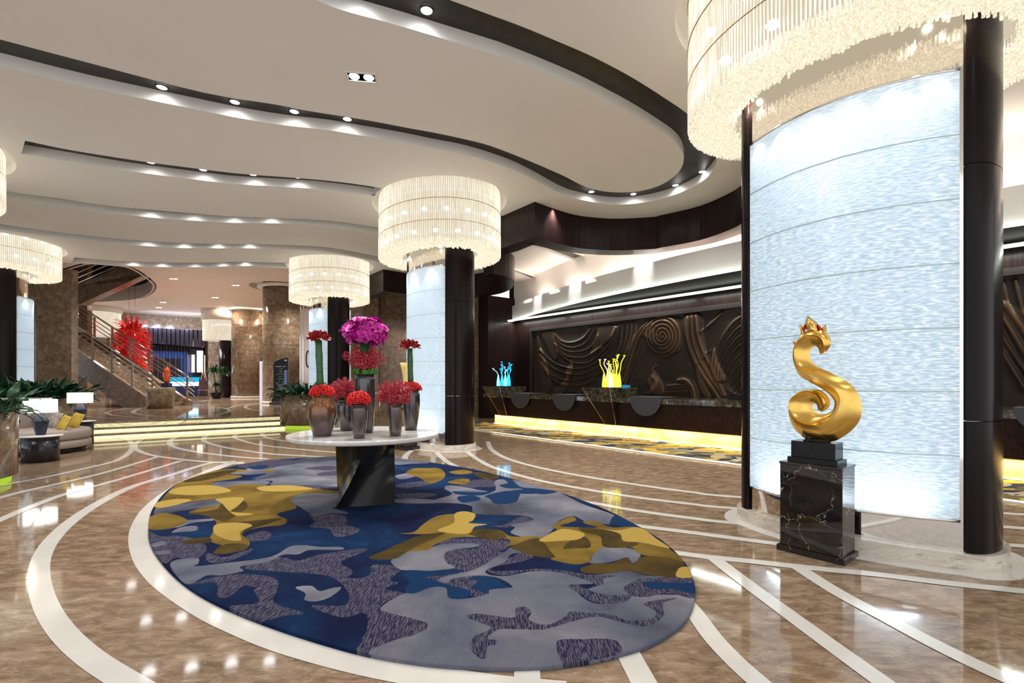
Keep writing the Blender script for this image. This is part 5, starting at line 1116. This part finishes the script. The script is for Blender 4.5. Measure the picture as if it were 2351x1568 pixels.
# ================================================================ PLANTERS
def foliage(t, a, bb, z, n, L, seed, mat='leaf'):
    q = random.Random(seed)
    parts_ = [MB() for _ in range(6)]
    for i in range(n):
        r = math.sqrt(q.random())*.95; th = q.uniform(0, 6.283); x, y = a*r*math.cos(th), bb*r*math.sin(th)
        v, f = leafblade(q.uniform(.6, 1.15)*L, q.uniform(.035, .06)*L/.45, 6, q.uniform(.1, .9)); out = math.atan2(y, x)+q.uniform(-1.2, 1.2); up = q.uniform(-.1, 1.15)-(r*.5)
        M_ = Matrix.Rotation(out, 3, 'Z')@Matrix.Rotation(-up, 3, 'Y'); parts_[i % 6].add([M_@Vector(p)+Vector((x, y, z+q.uniform(-.02, .1)*L)) for p in v], f, True)
    for p_ in parts_: tag(p_.build('leaf_clump', M[mat], t), kind='stuff')
    MB().lathe([(1, z-.08), (.8, z-.02), (.01, z)], 24, sx=a*.97, sy=bb*.97, cap=False).build('soil', pm('soil', (.02, .015, .01), .9), t)
def planter(c, a, bb, h, lb, n, L, seed, z0=0):
    t = empty('stone_planter', (c[0], c[1], z0)); tag(t, lb, 'planter', 'curved marble planters')
    MB().lathe([(.97, .1), (1, .1), (1, h), (.93, h), (.93, h-.1)], 48, sx=a, sy=bb, cap=False).build('stone_wall', M['stone'], t)
    MB().lathe([(.93, 0), (.93, .1)], 48, sx=a, sy=bb).build('glowing_base', emis('lime_glow', (.55, .8, .05), .6), t)
    foliage(t, a, bb, h-.04, n, L, seed)
planter((-7.5, 6.1), .98, .98, .94, 'curved marble planter with broad leaves at the left edge of the picture', 260, .5, 1)
planter((-11.55, 11.9), 1.0, .8, .94, 'marble planter of dark leaves behind the sofa and table lamps', 260, .6, 2)
planter((-5.85, 14.15), .8, .42, .97, 'marble planter with glossy leaves at the right end of the steps', 240, .48, 3)
# ================================================================ LOUNGE
M['sofa'] = pm('taupe_upholstery', (.33, .27, .24), .9, var=.08, vs=30, bmp=.3, bs=160)
so = empty('sofa', (-9.2, 9.35, 0)); tag(so, 'rounded taupe sofa with a low curved back beside the planter', 'sofa')
def rrect(x0, x1, y0, y1, r, n=8):
    o = []
    for cx_, cy_, a0 in ((x1-r[0], y1-r[0], 0), (x0+r[1], y1-r[1], 90), (x0+r[2], y0+r[2], 180), (x1-r[3], y0+r[3], 270)):
        rr_ = r[[0, 90, 180, 270].index(a0)]
        o += [(cx_+rr_*math.cos(math.radians(a0+90*k/n)), cy_+rr_*math.sin(math.radians(a0+90*k/n))) for k in range(n+1)]
    return o
outl = rrect(-1.3, .95, -.75, .7, (.6, .3, .2, .7))
def soft(pts, z0, z1, r=.05):
    c = np.mean(np.array(pts), 0); b = MB(); n = len(pts); v = []
    for z, s_ in ((z0, .97), (z0+r*.3, .99), (z0+r, 1), (z1-r, 1), (z1-r*.3, .985), (z1, .95)): v += [(c[0]+(p[0]-c[0])*s_, c[1]+(p[1]-c[1])*s_, z) for p in pts]
    b.add(v, [(k*n+i, k*n+(i+1) % n, (k+1)*n+(i+1) % n, (k+1)*n+i) for k in range(5) for i in range(n)]+[tuple(range(n))[::-1], tuple(5*n+i for i in range(n))], True); return b
soft([(x*.94, y*.94) for x, y in outl], 0, .09, .01).build('plinth', M['black'], so); soft(outl, .09, .24, .03).build('base', M['sofa'], so); soft(outl, .245, .44, .06).build('seat', M['sofa'], so)
arc = [(-1.2+.0*k, -.7+.14*k) for k in range(9)]; outer = cr([(-1.25, -.6), (-1.22, .2), (-.9, .62), (.0, .68)], 6)
def backm(path, th, z0, z1):
    inn = offset(path, -th); return soft(path+inn[::-1], z0, z1, .05)
backm(outer, .28, .42, .78).build('backrest', M['sofa'], so); soft(rrect(-.98, -.30, .0, .45, (.1, .1, .1, .1)), .42, .72).build('back_cushion', M['sofa'], so); soft(rrect(-1.0, -.75, -.62, .0, (.1, .1, .1, .1)), .42, .72).build('back_cushion', M['sofa'], so)
def cushion(loc, rz, tilt, mat, lb, s=.42):
    b = MB(); v = []; n = 10
    for sgn in (1, -1):
        for i in range(n+1):
            for j in range(n+1):
                x, y = i/n*2-1, j/n*2-1; pz = .28*sgn*(max(0, (1-x**4)*(1-y**4)))**.5; k = 1-.06*(1-abs(x*y)); v.append((x*k*s/2, pz*s/2*.9, y*k*s/2))
    f = []; m1 = (n+1)**2
    for i in range(n):
        for j in range(n): a = i*(n+1)+j; f += [(a, a+1, a+n+2, a+n+1), (m1+a, m1+a+n+1, m1+a+n+2, m1+a+1)]
    b.add(v, f, True); o = b.build('cushion', mat, loc=loc); o.rotation_euler = (tilt, .15, rz); return tag(o, lb, 'cushion', 'cushions on the sofa')
my = pm('mustard_velvet', (.45, .3, .03), .7, var=.2, vs=12)
cushion((-8.42, 9.25, .56), -.5, -.4, my, 'mustard cushion nearest the side table on the sofa', .31); cushion((-8.52, 9.62, .58), -.35, -.4, my, 'mustard cushion behind its twin, nearer the far lamp', .31)
cushion((-8.95, 9.62, .60), -.3, -.4, pm('patterned_fabric', (.35, .28, .24), .85, var=.6, vs=40), 'patterned grey-brown cushion leaning on the sofa back', .31)
def sidetable(c, r, h, lb):
    t = empty('side_table', (c[0], c[1], 0)); tag(t, lb, 'side table', 'round side tables with lamps'); MB().lathe([(r*.84, 0), (r*.84, h-.02)], 40).build('drum', pm('dark_steel_drum', (.05, .05, .06), .25, .7), t); MB().lathe([(r, h-.02), (r, h)], 40).build('marble_top', M['carrara'], t)
def tablelamp(c, z, lb):
    t = empty('table_lamp', (c[0], c[1], z)); tag(t, lb, 'lamp', 'table lamps with white drum shades')
    b = MB(); n = 6; pr = [(.07, 0), (.125, .24), (.05, .36)]; v = []
    for r, zz in pr: v += [(r*math.cos(2*math.pi*k/n+.4), r*math.sin(2*math.pi*k/n+.4)*.8, zz) for k in range(n)]
    b.add(v, [(i*n+k, i*n+(k+1) % n, (i+1)*n+(k+1) % n, (i+1)*n+k) for i in range(2) for k in range(n)]+[tuple(range(n))[::-1], tuple(2*n+k for k in range(n))]).build('faceted_base', pm('slate_blue_facets', (.02, .024, .05), .45), t)
    MB().lathe([(.215, .385), (.215, .60)], 40, cap=False).build('shade', emis('lit_shade', (1, .98, .93), 2.6), t); MB().lathe([(.2, .5), (.001, .505)], 24, cap=False).build('diffuser', M['bulb'], t); MB().tube([(0, 0, .35), (0, 0, .62)], .01, 6).build('stem', M['chrome'], t)
sidetable((-7.95, 8.3), .29, .44, 'round drum side table with marble top at the left end of the sofa'); tablelamp((-7.95, 8.3), .44, 'table lamp with faceted blue base on the nearer side table, left of its twin')
sidetable((-9.3, 10.6), .27, .5, 'small round side table behind the far end of the sofa'); tablelamp((-9.3, 10.6), .5, 'table lamp with faceted blue base behind the sofa, farther and right of its twin')
t = empty('console_screen', (-10.35, 10.5, 0)); tag(t, 'white framed console behind the leafy planter at the far left', 'console')
MB().box((0, 0, .98), (.8, .3, .03)).build('top', M['carrara'], t)
for x in (-.36, .36): MB().box((x, 0, .49), (.05, .25, .96)).build('leg', M['chrome'], t)
wall('wall_left', [(-26, -4), (-26, 13.5)], 0, CZ+.6, M['stone']); wall('wall_left', [(-30, 13), ux(84, 16.5)], UZ, CZ+.6, M['stone'])

# ================================================================ CEILING DOWNLIGHTS AND ADDED SPOTS
def twin(px, py, z, lb, rz=0, sc=1.0, dim=0, power=380, world=None):
    x, y = world or P(px, py, z); t = empty('ceiling_downlight', (x, y, z), rz); tag(t, lb, 'ceiling light', 'recessed twin downlights'); t.scale = (sc, sc, sc)
    b = MB()
    for x0, y0, dx, dy in ((0, .085, .36, .02), (0, -.085, .36, .02), (.17, 0, .02, .15), (-.17, 0, .02, .15)): b.box((x0, y0, -.004), (dx, dy, .012))
    b.build('frame', pm('white_frame', (.8, .78, .74), .4), t); MB().box((0, 0, .001), (.32, .15, .002)).build('black_tray', M['black'], t)
    for s_ in (-.085, .085): MB().lathe([(.001, -.006), (.045, -.008), (.06, -.004), (.062, 0)], 20, (s_, 0, 0), False).build('lens', M['spotface'], t)
    if power: lamp('SPOT', (x, y, z-.03), power, (1, .95, .88), spot_size=2.1, spot_blend=.8, shadow_soft_size=.15)
twin(830, 177, CZ, 'twin square downlight in the middle of the large ceiling panel', .15)
for x, y, e in [(-4.4, 3.2, 170), (0.2, 3.4, 130), (-8.5, 4.2, 230), (-2, .3, 60), (3.2, .8, 90), (-6.5, -.5, 90), (-13, 3.5, 250), (-12.5, 8.0, 300), (-8, 8.8, 380), (-4.6, 8.6, 380), (-1.5, 6.8, 250), (1.0, 7.6, 260), (2.4, 9.2, 260)]:
    lamp('SPOT', (x, y, CZ-.02), e, (1, .985, .96), spot_size=2.4, spot_blend=.8, shadow_soft_size=.2)  # extra spots without fixtures, added to light the hall
for s in (6.5, 3, 0, -3.5):
    lamp('SPOT', (*Wp(s, 4.6), CZ-.02), 200, (1, .94, .86), spot_size=1.6, spot_blend=.8, shadow_soft_size=.08)
for i, (px, py) in enumerate([(398,615),(398,640),(541,655),(374,673+21),(494,683),(364,706),(457,720)]):
    Dp = {0: 'twin downlight nearest the ceiling lip in the far lobby', 1: 'single round downlight behind the ceiling lip right of the stair opening', 2: 'round downlight between the lip and the round marble columns', 3: 'small downlight below the ceiling opening', 4: 'twin downlight left of the round marble columns', 5: 'twin downlight above the red glass chandelier', 6: 'twin downlight closest to the bar wall'}[i]
    twin(px, py, UC, Dp, .1, 1.0, 0, 850)
for px, py in ((700, 640), (200, 700), (600, 700), (300, 660)):
    x, y = P(px, py, UC)
    if y < 30: lamp('SPOT', (x, y, UC-.03), 700, (1, .93, .86), spot_size=2.2, spot_blend=.8, shadow_soft_size=.08)  # added spots without fixtures, strengthened to brighten the upper lobby
# spots in the ceiling grooves
def gspots(L, lbf, power=15, nx=0):
    for k, (px, py) in enumerate(L):
        x, y = P(px, py, CZ); xx, yy = x+nx*.1, y-.15
        t = empty('groove_spotlight', (xx, yy, CZ+.15)); tag(t, lbf % ['first', 'second', 'third', 'fourth', 'fifth', 'sixth'][k], 'ceiling light', 'spotlights in the curved ceiling grooves')
        MB().lathe([(.075, 0), (.075, -.008), (.062, -.01)], 20, cap=False).build('trim_ring', M['darkmetal'], t); MB().lathe([(.001, -.004), (.06, -.006)], 20, cap=False).build('lens', M['grooveface'], t)
        lamp('SPOT', (xx, yy, CZ+.12), power, (1, .98, .96), spot_size=3.08, spot_blend=1.0, shadow_soft_size=.13)
gspots([(390,241),(553,272),(686,292),(805,308)], '%s spotlight from the left in the nearest dark ceiling groove')
gspots([(360,400),(478,416),(590,426),(690,431.5)], '%s spotlight from the left in the second ceiling groove')
gspots([(353,500),(450,506.5),(540,511.5),(625,513)], '%s spotlight from the left in the third ceiling groove')
gspots([(345,565),(425,569.5),(502,570.5),(575,570.5)], '%s spotlight from the left in the fourth ceiling groove')
gspots([(310,610.5),(375,613),(445,612.5),(510,611.5),(565,611)], '%s spotlight from the left in the thin farthest groove')
gspots([(1355,463),(1450,468),(1545,449),(1605,420)], '%s spotlight from the left around the rounded end of the groove')
gspots([(845,39),(985,80)], '%s spotlight from the left washing the upper edge of the big panel')
